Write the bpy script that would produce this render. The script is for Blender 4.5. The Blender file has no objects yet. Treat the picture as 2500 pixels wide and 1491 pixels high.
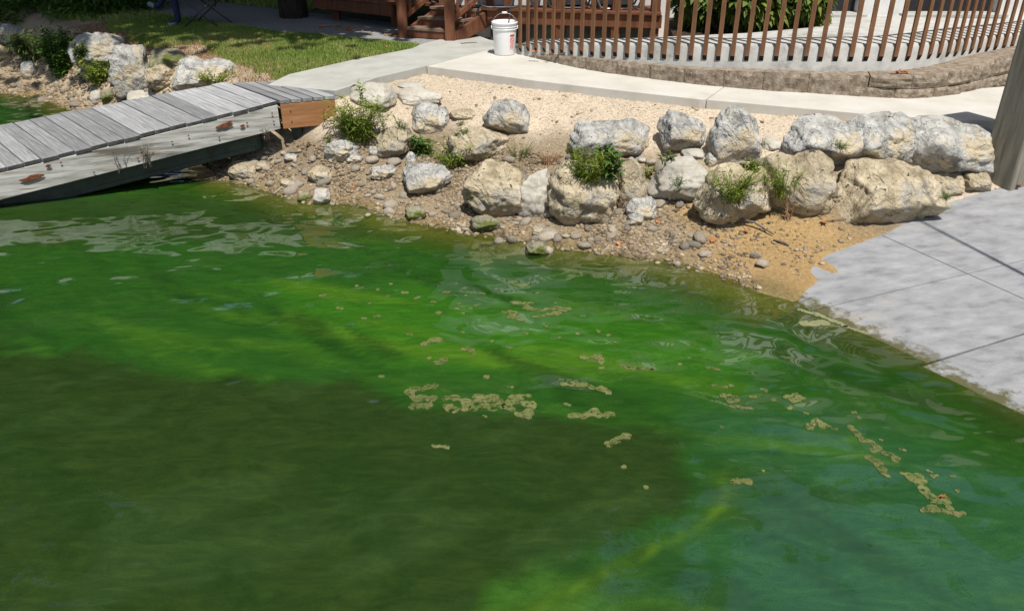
import bpy, bmesh, math, random
import numpy as np
from mathutils import Vector, Matrix

random.seed(7)
RNG = np.random.default_rng(7)
scn = bpy.context.scene
COL = scn.collection

# ------------------------------------------------------------------ camera, sky, sun, exposure
CAM_H, PITCH, FPX = 2.55, math.radians(28.0), 1944.0
cam_d = bpy.data.cameras.new('camera')
cam_d.sensor_width = 36.0
cam_d.lens = 36.0 * FPX / 2500.0
cam_d.clip_start, cam_d.clip_end = 0.05, 2000.0
cam = bpy.data.objects.new('camera', cam_d)
COL.objects.link(cam)
cam.location = (0, 0, CAM_H)
cam.rotation_euler = (math.radians(90) - PITCH, 0, 0)
scn.camera = cam

SUN_EL, SUN_AZ = math.radians(65.0), math.radians(19.0)      # azimuth measured to the right of straight behind the camera
TO_SUN = Vector((math.sin(SUN_AZ) * math.cos(SUN_EL), -math.cos(SUN_AZ) * math.cos(SUN_EL), math.sin(SUN_EL)))
world = bpy.data.worlds.new('World')
scn.world = world
world.use_nodes = True
wn = world.node_tree
bg = wn.nodes['Background']
sky = wn.nodes.new('ShaderNodeTexSky')
sky.sky_type = 'NISHITA'
sky.sun_disc = False
sky.dust_density = 1.6
sky.sun_elevation = SUN_EL
sky.sun_rotation = math.atan2(TO_SUN.x, TO_SUN.y)
wn.links.new(sky.outputs[0], bg.inputs[0])
bg.inputs[1].default_value = 0.085
sun_d = bpy.data.lights.new('sun', 'SUN')
sun_d.energy = 5.0
sun_d.angle = math.radians(0.5)
sun_d.color = (1.0, 0.955, 0.88)
sun = bpy.data.objects.new('sun', sun_d)
COL.objects.link(sun)
sun.rotation_euler = TO_SUN.to_track_quat('Z', 'Y').to_euler()
scn.view_settings.view_transform = 'Standard'
scn.view_settings.look = 'None'
scn.view_settings.exposure = 0.0
scn.view_settings.gamma = 1.0
scn.cycles.max_bounces = 6
scn.cycles.transparent_max_bounces = 8
scn.cycles.caustics_reflective = False
scn.cycles.caustics_refractive = False

# ------------------------------------------------------------------ survey helpers: photo bearings turned into points on real planes
def ray(px, py):
    u, v = px - 1250.0, 745.5 - py
    return np.array((u, FPX * math.cos(PITCH) + v * math.sin(PITCH), -(FPX * math.sin(PITCH) - v * math.cos(PITCH))))
def W(px, py, z=0.0):
    d = ray(px, py); t = (CAM_H - z) / -d[2]
    return (d[0] * t, d[1] * t)
K = 2500 / 2488.0
def F(px, py, z=0.0):
    return W(px * K, py * K, z)
def ppm(p):                                   # photo pixels per metre at a point
    return FPX / (p[1] * math.cos(PITCH) + (CAM_H - p[2]) * math.sin(PITCH))

# ------------------------------------------------------------------ numpy noise
def _h(ix, iy, iz, s):
    n = (ix * 374761393 + iy * 668265263 + iz * 2147483647 + s * 1274126177) & 0xFFFFFFFF
    n = ((n ^ (n >> 13)) * 1274126177) & 0xFFFFFFFF
    n = n ^ (n >> 16)
    return (n & 0xFFFF) / 32767.5 - 1.0
def vnoise(p, s=0):
    p = np.asarray(p, float)
    i = np.floor(p).astype(np.int64); f = p - i; f = f * f * (3 - 2 * f)
    r = 0
    for a in (0, 1):
        wx = f[:, 0] if a else 1 - f[:, 0]
        for b in (0, 1):
            wy = f[:, 1] if b else 1 - f[:, 1]
            for c in (0, 1):
                wz = f[:, 2] if c else 1 - f[:, 2]
                r = r + wx * wy * wz * _h(i[:, 0] + a, i[:, 1] + b, i[:, 2] + c, s)
    return r
def fbm(p, o=4, s=0):
    p = np.asarray(p, float); r = 0; a = 0.5
    for k in range(o):
        r = r + a * vnoise(p, s + k * 17); p = p * 2.03 + 11.3; a *= 0.5
    return r
def n2(x, y, sc, o=3, s=0):
    return fbm(np.stack([x * sc, y * sc, np.zeros_like(x) + 0.37], -1), o, s)
def sstep(a, b, x):
    t = np.clip((x - a) / (b - a), 0, 1); return t * t * (3 - 2 * t)
def pdist(x, y, pts):
    """distance to an open polyline and which side (positive on its left when walked)"""
    best = np.full(x.shape, 1e9); side = np.zeros(x.shape)
    for (ax, ay), (bx, by) in zip(pts[:-1], pts[1:]):
        dx, dy = bx - ax, by - ay; L = dx * dx + dy * dy + 1e-12
        t = np.clip(((x - ax) * dx + (y - ay) * dy) / L, 0, 1)
        qx, qy = x - ax - t * dx, y - ay - t * dy
        d = np.hypot(qx, qy); cr = (dx * (y - ay) - dy * (x - ax)) / math.sqrt(L)
        m = (d < best - 1e-9) | ((d < best + 1e-6) & (np.abs(cr) > np.abs(side)))
        best = np.where(m, d, best); side = np.where(m, cr, side)
    return best, np.sign(side)
def in_poly(x, y, pts):
    ins = np.zeros(x.shape, bool)
    for (ax, ay), (bx, by) in zip(pts, pts[1:] + pts[:1]):
        c = ((ay > y) != (by > y)) & (x < (bx - ax) * (y - ay) / (by - ay + 1e-12) + ax)
        ins ^= c
    return ins
def sd_poly(x, y, pts):
    d, _ = pdist(x, y, pts + pts[:1]); return np.where(in_poly(x, y, pts), d, -d)

# ------------------------------------------------------------------ object helpers
def mesh_from(name, v, f, mat=None, smooth=False):
    me = bpy.data.meshes.new(name)
    v = np.asarray(v, np.float32)
    if isinstance(f, np.ndarray) and f.ndim == 2:
        k = f.shape[1]; n = len(f)
        me.vertices.add(len(v)); me.vertices.foreach_set('co', v.ravel())
        me.loops.add(n * k); me.loops.foreach_set('vertex_index', f.astype(np.int32).ravel())
        me.polygons.add(n); me.polygons.foreach_set('loop_start', np.arange(0, n * k, k, dtype=np.int32))
        me.update(calc_edges=True); me.validate()
    else:
        me.from_pydata([tuple(map(float, a)) for a in v], [], [tuple(map(int, a)) for a in f]); me.update()
    if mat: me.materials.append(mat)
    if smooth: me.polygons.foreach_set('use_smooth', [True] * len(me.polygons))
    return me
def obj(name, me, parent=None, loc=None, rot=None, scale=None):
    o = bpy.data.objects.new(name, me); COL.objects.link(o)
    if parent: o.parent = parent
    if loc is not None: o.location = loc
    if rot is not None: o.rotation_euler = rot
    if scale is not None: o.scale = scale
    return o
def tag(o, label=None, cat=None, group=None, kind=None):
    if label: o['label'] = label
    if cat: o['category'] = cat
    if group: o['group'] = group
    if kind: o['kind'] = kind
    return o
def empty(name, loc=(0, 0, 0), rz=0.0):
    o = bpy.data.objects.new(name, None); COL.objects.link(o)
    o.location = loc; o.rotation_euler = (0, 0, rz); o.empty_display_size = 0.1
    return o
def copy_tree(o, parent=None):
    c = o.copy(); COL.objects.link(c); c.parent = parent
    for ch in o.children: copy_tree(ch, c)
    return c
class MB:
    def __init__(s): s.v = []; s.f = []
    def add(s, v, f):
        n = len(s.v); s.v += [tuple(a) for a in v]; s.f += [tuple(i + n for i in a) for a in f]; return s
    def box(s, c, d, m=None):
        x, y, z = d[0] / 2, d[1] / 2, d[2] / 2
        v = [Vector((a * x, b * y, e * z)) for a in (-1, 1) for b in (-1, 1) for e in (-1, 1)]
        if m is not None: v = [m @ a for a in v]
        v = [a + Vector(c) for a in v]
        return s.add(v, [(0, 1, 3, 2), (4, 6, 7, 5), (0, 4, 5, 1), (2, 3, 7, 6), (0, 2, 6, 4), (1, 5, 7, 3)])
    def hexa(s, b4, t4):
        """bottom quad and top quad, both counter-clockwise from above"""
        return s.add(list(b4) + list(t4), [(3, 2, 1, 0), (4, 5, 6, 7), (0, 1, 5, 4), (1, 2, 6, 5), (2, 3, 7, 6), (3, 0, 4, 7)])
    def bar(s, a, b, w, h, up=(0, 0, 1)):
        a, b = Vector(a), Vector(b); d = (b - a); L = d.length; d.normalize()
        r = d.cross(Vector(up)); r = r.normalized() if r.length > 1e-5 else Vector((1, 0, 0)); u = r.cross(d)
        q = [(-1, -1), (1, -1), (1, 1), (-1, 1)]
        v = [p + r * (w / 2 * i) + u * (h / 2 * j) for p in (a, b) for i, j in q]
        return s.add(v, [(3, 2, 1, 0), (4, 5, 6, 7), (0, 1, 5, 4), (1, 2, 6, 5), (2, 3, 7, 6), (3, 0, 4, 7)])
    def tube(s, pts, rad, n=8, cap=True):
        pts = [Vector(p) for p in pts]
        if not hasattr(rad, '__len__'): rad = [rad] * len(pts)
        rings = []; prev = None
        for i, p in enumerate(pts):
            d = (pts[min(i + 1, len(pts) - 1)] - pts[max(i - 1, 0)]).normalized()
            if prev is None:
                a = d.orthogonal().normalized()
            else:
                a = (prev - d * prev.dot(d)); a = a.normalized() if a.length > 1e-6 else d.orthogonal().normalized()
            prev = a; b = d.cross(a)
            rings.append([p + (a * math.cos(2 * math.pi * k / n) + b * math.sin(2 * math.pi * k / n)) * rad[i] for k in range(n)])
        v = [q for r in rings for q in r]; f = []
        for i in range(len(rings) - 1):
            for k in range(n):
                f.append((i * n + k, i * n + (k + 1) % n, (i + 1) * n + (k + 1) % n, (i + 1) * n + k))
        if cap: f += [tuple(range(n - 1, -1, -1)), tuple(range((len(rings) - 1) * n, len(rings) * n))]
        return s.add(v, f)
    def lathe(s, prof, n=32, c=(0, 0, 0)):
        v = []; f = []
        for r, z in prof:
            v += [(c[0] + r * math.cos(2 * math.pi * k / n), c[1] + r * math.sin(2 * math.pi * k / n), c[2] + z) for k in range(n)]
        for i in range(len(prof) - 1):
            for k in range(n):
                f.append((i * n + k, i * n + (k + 1) % n, (i + 1) * n + (k + 1) % n, (i + 1) * n + k))
        return s.add(v, f)
    def prism(s, pts, z0, z1):
        """ground polygon (counter-clockwise) extruded from z0 to z1; z's may be functions"""
        g0 = z0 if callable(z0) else (lambda x, y: z0); g1 = z1 if callable(z1) else (lambda x, y: z1)
        n = len(pts)
        v = [(x, y, g0(x, y)) for x, y in pts] + [(x, y, g1(x, y)) for x, y in pts]
        f = [tuple(range(n - 1, -1, -1)), tuple(range(n, 2 * n))] + [(i, (i + 1) % n, n + (i + 1) % n, n + i) for i in range(n)]
        return s.add(v, f)
    def build(s, name, mat, parent=None, smooth=False, bevel=0.0, **kw):
        me = mesh_from(name, s.v, s.f, mat)
        if smooth: me.polygons.foreach_set('use_smooth', [True] * len(me.polygons))
        o = obj(name, me, parent, **kw)
        if bevel:
            b = o.modifiers.new('bevel', 'BEVEL'); b.width = bevel; b.segments = 2; b.limit_method = 'ANGLE'
        return o

# ------------------------------------------------------------------ materials
MATS = {}
def ramp_node(nt, stops):
    r = nt.nodes.new('ShaderNodeValToRGB'); e = r.color_ramp.elements
    while len(e) < len(stops): e.new(0.5)
    for k, (p, c) in enumerate(stops):
        e[k].position = p; e[k].color = (*c, 1)
    return r
def mat(name, stops, scale=8.0, rough=0.85, bump=0.3, bscale=None, stretch=(1, 1, 1), detail=6.0, vary=0.0, attr=None, spec=0.3,
        stain=None, coord='Object', bdist=0.01, island=0.0, transl=0.0, speck=None, metal=0.0, fine=0.0):
    m = bpy.data.materials.new(name); m.use_nodes = True; nt = m.node_tree; N = nt.nodes; L = nt.links
    p = N['Principled BSDF']; p.inputs['Roughness'].default_value = rough
    p.inputs['Specular IOR Level'].default_value = spec; p.inputs['Metallic'].default_value = metal
    tc = N.new('ShaderNodeTexCoord'); mp = N.new('ShaderNodeMapping'); mp.inputs['Scale'].default_value = stretch
    if coord == 'World':
        g = N.new('ShaderNodeNewGeometry'); L.new(g.outputs['Position'], mp.inputs[0])
    else:
        L.new(tc.outputs[coord], mp.inputs[0])
    nz = N.new('ShaderNodeTexNoise'); nz.inputs['Scale'].default_value = scale; nz.inputs['Detail'].default_value = detail
    nz.inputs['Roughness'].default_value = 0.62
    L.new(mp.outputs[0], nz.inputs['Vector'])
    r = ramp_node(nt, stops); L.new(nz.outputs['Fac'], r.inputs[0]); colr = r.outputs[0]
    def mix(a, b, fac, mode='MIX'):
        q = N.new('ShaderNodeMix'); q.data_type = 'RGBA'; q.blend_type = mode
        for s_, val in ((q.inputs[6], a), (q.inputs[7], b), (q.inputs[0], fac)):
            if hasattr(val, 'is_linked') or hasattr(val, 'links'): L.new(val, s_)
            elif isinstance(val, tuple): s_.default_value = (*val, 1)
            else: s_.default_value = val
        return q.outputs[2]
    if attr:
        at = N.new('ShaderNodeAttribute'); at.attribute_name = attr
        colr = mix(colr, at.outputs['Color'], 1.0, 'MULTIPLY')
    if speck:                                 # (colour, scale, threshold, width)
        n3 = N.new('ShaderNodeTexNoise'); n3.inputs['Scale'].default_value = speck[1]; n3.inputs['Detail'].default_value = 2
        L.new(mp.outputs[0], n3.inputs['Vector'])
        k = ramp_node(nt, [(speck[2], (0, 0, 0)), (min(1, speck[2] + speck[3]), (1, 1, 1))]); L.new(n3.outputs['Fac'], k.inputs[0])
        colr = mix(colr, speck[0], k.outputs[0])
    if stain:
        n4 = N.new('ShaderNodeTexNoise'); n4.inputs['Scale'].default_value = stain[1]; n4.inputs['Detail'].default_value = 5
        n4.inputs['Roughness'].default_value = 0.7
        L.new(mp.outputs[0], n4.inputs['Vector'])
        k = ramp_node(nt, [(stain[2], (0, 0, 0)), (min(1, stain[2] + stain[3]), (1, 1, 1))]); L.new(n4.outputs['Fac'], k.inputs[0])
        colr = mix(colr, stain[0], k.outputs[0])
    if vary or island:
        hv = N.new('ShaderNodeHueSaturation')
        mr = N.new('ShaderNodeMapRange')
        if island:
            g2 = N.new('ShaderNodeNewGeometry'); L.new(g2.outputs['Random Per Island'], mr.inputs[0]); a = island
        else:
            oi = N.new('ShaderNodeObjectInfo'); L.new(oi.outputs['Random'], mr.inputs[0]); a = vary
        mr.inputs[3].default_value = 1 - a; mr.inputs[4].default_value = 1 + a
        L.new(mr.outputs[0], hv.inputs['Value']); L.new(colr, hv.inputs['Color']); colr = hv.outputs[0]
    L.new(colr, p.inputs['Base Color'])
    if bump:
        nb = N.new('ShaderNodeTexNoise'); nb.inputs['Scale'].default_value = bscale or scale * 4; nb.inputs['Detail'].default_value = 6
        nb.inputs['Roughness'].default_value = 0.65
        L.new(mp.outputs[0], nb.inputs['Vector'])
        b = N.new('ShaderNodeBump'); b.inputs['Strength'].default_value = bump; b.inputs['Distance'].default_value = bdist
        L.new(nb.outputs['Fac'], b.inputs['Height'])
        if fine:
            vo = N.new('ShaderNodeTexNoise'); vo.inputs['Scale'].default_value = fine; vo.inputs['Detail'].default_value = 4; vo.inputs['Distortion'].default_value = .8
            L.new(mp.outputs[0], vo.inputs['Vector'])
            rv = ramp_node(nt, [(.478, (1, 1, 1)), (.498, (0, 0, 0)), (.502, (0, 0, 0)), (.522, (1, 1, 1))]); L.new(vo.outputs['Fac'], rv.inputs[0])
            b2 = N.new('ShaderNodeBump'); b2.inputs['Strength'].default_value = .5; b2.inputs['Distance'].default_value = .015
            L.new(rv.outputs[0], b2.inputs['Height']); L.new(b.outputs[0], b2.inputs['Normal']); L.new(b2.outputs[0], p.inputs['Normal'])
            dk = N.new('ShaderNodeMix'); dk.data_type = 'RGBA'; dk.blend_type = 'MULTIPLY'; dk.inputs[0].default_value = .22
            L.new(p.inputs['Base Color'].links[0].from_socket, dk.inputs[6]); L.new(rv.outputs[0], dk.inputs[7]); L.new(dk.outputs[2], p.inputs['Base Color'])
        else:
            L.new(b.outputs[0], p.inputs['Normal'])
    if transl:
        out = N['Material Output']; t = N.new('ShaderNodeBsdfTranslucent'); L.new(colr, t.inputs[0])
        ms = N.new('ShaderNodeMixShader'); ms.inputs[0].default_value = transl
        L.new(p.outputs[0], ms.inputs[1]); L.new(t.outputs[0], ms.inputs[2]); L.new(ms.outputs[0], out.inputs[0])
    MATS[name] = m
    return m

M = MATS
mat('rock_grey', [(.28, (.15, .145, .13)), (.40, (.37, .365, .34)), (.54, (.54, .535, .50)), (.72, (.70, .69, .66))], 7.5, .95, 1.0, 26, bdist=.04, vary=.12,
    stain=((.56, .47, .32), 2.4, .50, .12), speck=((.08, .075, .06), 34, .66, .05), fine=3.2)
mat('rock_cream', [(.28, (.23, .185, .12)), (.42, (.45, .375, .25)), (.56, (.60, .51, .355)), (.75, (.70, .63, .48))], 6.5, .95, 1.0, 24, bdist=.04, vary=.1,
    stain=((.30, .29, .27), 1.8, .55, .12), speck=((.09, .075, .05), 24, .66, .06), fine=2.6)
mat('rock_moss', [(.3, (.10, .09, .05)), (.5, (.27, .25, .18)), (.7, (.42, .40, .33))], 6, .9, .8, 22, bdist=.02, vary=.1, stain=((.12, .14, .03), 4, .48, .1))
mat('rock_pale', [(.3, (.33, .305, .255)), (.5, (.47, .44, .375)), (.7, (.60, .575, .51))], 5, .92, .7, 20, bdist=.02, vary=.08, stain=((.3, .27, .2), 3, .6, .1))
mat('cobble', [(.3, (.19, .155, .115)), (.5, (.36, .31, .245)), (.7, (.52, .47, .39))], 11, .95, .8, 34, vary=.38, stain=((.40, .28, .14), 3, .6, .1))
mat('pebble', [(.3, (.13, .095, .055)), (.5, (.26, .20, .13)), (.7, (.40, .34, .25))], 3, .9, .3, 40, island=.5)
mat('gravel', [(.3, (.50, .40, .28)), (.5, (.58, .47, .34)), (.7, (.66, .56, .43))], 3, .9, .3, 40, island=.28)
mat('ground', [(.3, (.62, .62, .62)), (.5, (.9, .9, .9)), (.68, (1.12, 1.12, 1.12))], 38, .95, .7, 70, attr='zone', bdist=.008, coord='World', detail=8,
    speck=((.72, .68, .6), 95, .69, .03))
mat('concrete_grey', [(.3, (.36, .36, .33)), (.5, (.43, .43, .395)), (.7, (.48, .48, .45))], 3.5, .9, .25, 160, coord='World', bdist=.003, stain=((.33, .33, .3), 1.1, .55, .2))
mat('concrete_cream', [(.3, (.50, .48, .425)), (.5, (.565, .545, .49)), (.7, (.61, .595, .545))], 3.0, .9, .25, 160, coord='World', bdist=.003, stain=((.50, .45, .37), .9, .58, .15), speck=((.5, .47, .4), 60, .72, .04))
mat('concrete_wall', [(.3, (.36, .355, .33)), (.5, (.46, .455, .43)), (.7, (.53, .53, .50))], 7, .92, .5, 130, coord='World', bdist=.006, stain=((.27, .265, .24), 1.5, .57, .1), speck=((.62, .61, .57), 120, .66, .05))
mat('asphalt', [(.3, (.2, .2, .19)), (.5, (.27, .27, .26)), (.7, (.34, .34, .33))], 20, .95, .5, 120, coord='World', bdist=.004)
mat('ramp', [(.3, (.20, .205, .215)), (.45, (.29, .295, .305)), (.57, (.335, .34, .35)), (.72, (.40, .40, .405))], 5.5, .9, .9, 90, bdist=.006, coord='World', stain=((.40, .36, .29), .55, .56, .12), detail=10, speck=((.22, .222, .23), 1.6, .64, .16))
mat('block', [(.3, (.14, .105, .075)), (.48, (.27, .215, .16)), (.62, (.37, .31, .24)), (.75, (.46, .42, .36))], 16, .95, .9, 45, bdist=.02, coord='World', vary=.07, speck=((.5, .46, .4), 60, .67, .04))
mat('wood_weathered', [(.3, (.17, .17, .175)), (.5, (.31, .315, .32)), (.7, (.46, .465, .48))], 3.0, .85, .5, 6, stretch=(1.0, 26, 26), bdist=.008, vary=.32, stain=((.12, .12, .12), .7, .60, .12))
mat('wood_white', [(.3, (.22, .21, .18)), (.46, (.43, .42, .385)), (.56, (.53, .52, .485)), (.7, (.66, .65, .62))], 2.4, .85, .4, 6, stretch=(1.2, 14, 14), bdist=.005, stain=((.15, .14, .12), .9, .54, .12), speck=((.28, .18, .10), 1.1, .66, .05))
mat('wood_new', [(.3, (.27, .12, .05)), (.5, (.35, .165, .07)), (.7, (.42, .215, .10))], 2.0, .75, .25, 6, stretch=(1.5, 22, 16), bdist=.003, stain=((.6, .42, .25), 1.1, .68, .06))
mat('wood_fence', [(.3, (.13, .062, .03)), (.5, (.205, .10, .048)), (.7, (.28, .145, .072))], 2.2, .75, .35, 7, stretch=(9, 9, 1.5), bdist=.004, vary=.12, stain=((.38, .25, .14), 2.4, .68, .05))
mat('picket_end_shade2', [(.3, (.03, .03, .03)), (.7, (.10, .10, .095))], 14, .9, .5)
mat('picket_end_shade', [(.3, (.012, .01, .008)), (.7, (.04, .032, .025))], 9, .9, .3)  # shade under the picket bevels, painted as a near-black colour
mat('wood_tread', [(.3, (.12, .075, .05)), (.5, (.19, .13, .09)), (.7, (.27, .2, .15))], 3, .85, .4, 12, stretch=(2, 9, 9), bdist=.004)
mat('wood_stain', [(.3, (.095, .036, .018)), (.5, (.15, .058, .028)), (.7, (.20, .082, .042))], 2.2, .75, .35, 7, stretch=(9, 9, 1.5), bdist=.004, vary=.14, stain=((.33, .2, .11), 2.4, .68, .05))
mat('wood_post', [(.3, (.16, .145, .11)), (.5, (.26, .24, .19)), (.7, (.34, .32, .26))], 2.5, .9, .5, 6, stretch=(12, 12, 1.0), bdist=.006, stain=((.11, .12, .06), 2, .6, .1))
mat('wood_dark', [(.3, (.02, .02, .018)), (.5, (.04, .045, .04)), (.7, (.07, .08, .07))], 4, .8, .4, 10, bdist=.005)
mat('float_dark', [(.3, (.02, .025, .022)), (.5, (.045, .06, .05)), (.7, (.08, .1, .085))], 5, .6, .4, 14, stain=((.025, .075, .065), 3, .55, .06), bdist=.006)
mat('steel', [(.3, (.3, .3, .3)), (.7, (.5, .5, .5))], 20, .35, .1, metal=.8)
mat('steel_dark', [(.3, (.05, .05, .055)), (.7, (.12, .12, .13))], 14, .5, .2, metal=.5)
mat('rust', [(.3, (.06, .022, .012)), (.5, (.17, .055, .025)), (.7, (.27, .11, .055))], 25, .9, .6, 60)
mat('plastic_white', [(.3, (.86, .87, .88)), (.7, (.90, .905, .91))], 6, .35, 0, spec=.5)
mat('label_red', [(.3, (.62, .07, .06)), (.7, (.7, .1, .09))], 8, .5, 0)
mat('label_pink', [(.35, (.75, .42, .42)), (.65, (.85, .66, .66))], 60, .5, 0)
mat('paint_white', [(.3, (.62, .62, .6)), (.5, (.7, .7, .69)), (.7, (.76, .76, .75))], 6, .8, .3, 90, bdist=.004)
mat('door_dark', [(.3, (.012, .013, .018)), (.7, (.03, .032, .04))], 3, .5, 0)
mat('roof', [(.3, (.05, .045, .04)), (.7, (.11, .1, .09))], 12, .95, .6, 40)
mat('bark', [(.3, (.03, .024, .018)), (.5, (.07, .055, .04)), (.7, (.12, .1, .075))], 6, .95, .9, 14, stretch=(4, 4, .8), bdist=.03)
mat('leaf_tree', [(.3, (.018, .042, .008)), (.5, (.035, .075, .014)), (.7, (.06, .11, .022))], 1.2, .6, 0, island=.4, transl=.22)
mat('leaf_shrub', [(.3, (.06, .11, .015)), (.5, (.11, .17, .025)), (.7, (.2, .21, .04))], 4, .55, 0, island=.45, transl=.25)
mat('leaf_weed', [(.3, (.13, .19, .022)), (.5, (.21, .28, .038)), (.7, (.32, .36, .075))], 5, .6, 0, island=.35, transl=.3)
mat('leaf_weed_dark', [(.3, (.05, .115, .018)), (.5, (.085, .17, .028)), (.7, (.13, .23, .04))], 5, .6, 0, island=.35, transl=.25)
mat('leaf_willow', [(.3, (.08, .13, .035)), (.5, (.13, .18, .05)), (.7, (.2, .24, .09))], 5, .65, 0, island=.35, transl=.25)
mat('leaf_dry', [(.3, (.26, .13, .06)), (.5, (.36, .22, .12)), (.7, (.46, .32, .2))], 5, .85, 0, island=.3)
mat('grass', [(.3, (.17, .26, .045)), (.5, (.25, .34, .07)), (.68, (.40, .39, .14))], .9, .7, 0, coord='World', island=.35, transl=.2)
mat('fallen_leaf', [(.3, (.28, .08, .025)), (.5, (.45, .17, .06)), (.7, (.58, .30, .14))], 9, .8, .2, 30, vary=.3)
mat('twig', [(.3, (.09, .07, .055)), (.7, (.2, .17, .14))], 12, .9, .4)
mat('twig_pale', [(.3, (.38, .34, .27)), (.7, (.55, .5, .42))], 12, .9, .3)
mat('scum', [(.3, (.085, .115, .028)), (.5, (.135, .150, .048)), (.7, (.20, .205, .08))], 14, .85, .5, 90, coord='World', bdist=.004, speck=((.10, .13, .03), 45, .58, .1), vary=.12)
_ms = M['scum']; _nt = _ms.node_tree; _pp = _nt.nodes['Principled BSDF']; _gg = _nt.nodes.new('ShaderNodeNewGeometry')
_nn = _nt.nodes.new('ShaderNodeTexNoise'); _nn.inputs['Scale'].default_value = 38; _nn.inputs['Detail'].default_value = 5; _nn.inputs['Roughness'].default_value = .7; _nt.links.new(_gg.outputs['Position'], _nn.inputs['Vector'])
_rr = ramp_node(_nt, [(.36, (.12, .12, .12)), (.5, (.92, .92, .92))]); _nt.links.new(_nn.outputs['Fac'], _rr.inputs[0]); _nt.links.new(_rr.outputs[0], _pp.inputs['Alpha'])
mat('scum_pale', [(.3, (.18, .19, .085)), (.7, (.26, .26, .14))], 18, .6, .2, 60, coord='World', bdist=.002)
mat('algae_film', [(.3, (.05, .055, .02)), (.5, (.10, .105, .045)), (.7, (.19, .18, .10))], 18, .6, .6, 60, coord='World', bdist=.006)
mat('jeans', [(.3, (.015, .022, .05)), (.7, (.035, .05, .1))], 30, .9, .2)
mat('shirt', [(.3, (.05, .09, .12)), (.7, (.09, .14, .17))], 12, .9, .2)
mat('skin', [(.3, (.45, .26, .18)), (.7, (.55, .33, .24))], 5, .6, 0)
mat('hair', [(.3, (.03, .02, .012)), (.7, (.07, .045, .03))], 20, .7, .3)
mat('shoe', [(.3, (.12, .16, .22)), (.7, (.3, .34, .4))], 9, .7, .1)
mat('fabric_red', [(.3, (.3, .012, .015)), (.7, (.45, .03, .03))], 18, .85, .2)
mat('mulch', [(.3, (.02, .013, .009)), (.7, (.07, .045, .03))], 30, .95, .8, 60)

# ------------------------------------------------------------------ plan of the place
ZW = 0.75                                             # walkway level
SHORE = [(-60, 22), (-30, 17), (-14, 13.2), (-9, 11.9), F(0, 225), F(100, 237), F(180, 268), F(262, 282), (-4.3, 9.25), (-3.5, 8.35),
         F(540, 434), F(640, 457), F(700, 478), F(735, 492), F(800, 492), F(870, 496), F(960, 530), F(1030, 545), F(1100, 560), F(1200, 576),
         F(1330, 598), F(1450, 610), F(1560, 626), F(1700, 655), F(1850, 702), F(1990, 748), F(2110, 797), F(2230, 850), F(2300, 880),
         F(2400, 922), F(2488, 975), (3.9, 2.05), (5.0, 0.4), (7, -3), (12, -9), (40, -30)]
CURB = [F(815, 220, ZW), F(920, 187, ZW), F(1035, 160, ZW), F(1150, 175, ZW), F(1300, 195, ZW), F(1500, 218, ZW), F(1700, 240, ZW), F(1900, 257, ZW),
        F(2100, 275, ZW), F(2250, 285, ZW), F(2430, 293, ZW), (5.2, 6.55), (9, 6.2)]
LAWN_EDGE = [(-60, 27), (-30, 21), (-14, 16.5), (-9, 14.2), (-7.3, 13.0), (-5.9, 11.7), F(330, 112, .73), F(470, 122, .73), F(545, 165, .73), F(600, 185, .73), F(640, 203, .73)]
TOP = LAWN_EDGE + CURB
# boat ramp plane
RD = np.array((0.83, 0.558))                           # uphill direction
R0 = np.array(F(1990, 748)); RS = 0.13
def ramp_z(x, y):
    return ((x - R0[0]) * RD[0] + (y - R0[1]) * RD[1]) * RS
RAMP_EDGE = [F(1955, 690, .07), F(1990, 668, .08), F(1960, 648, .08), F(1975, 640, .08), F(2035, 655, .09), F(2010, 632, .09), F(1990, 622, .09), F(2060, 592, .13), F(2130, 568, .16), F(2190, 540, .2),
             F(2250, 508, .24), F(2320, 478, .29), F(2400, 457, .33), F(2488, 437, .38)]

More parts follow.
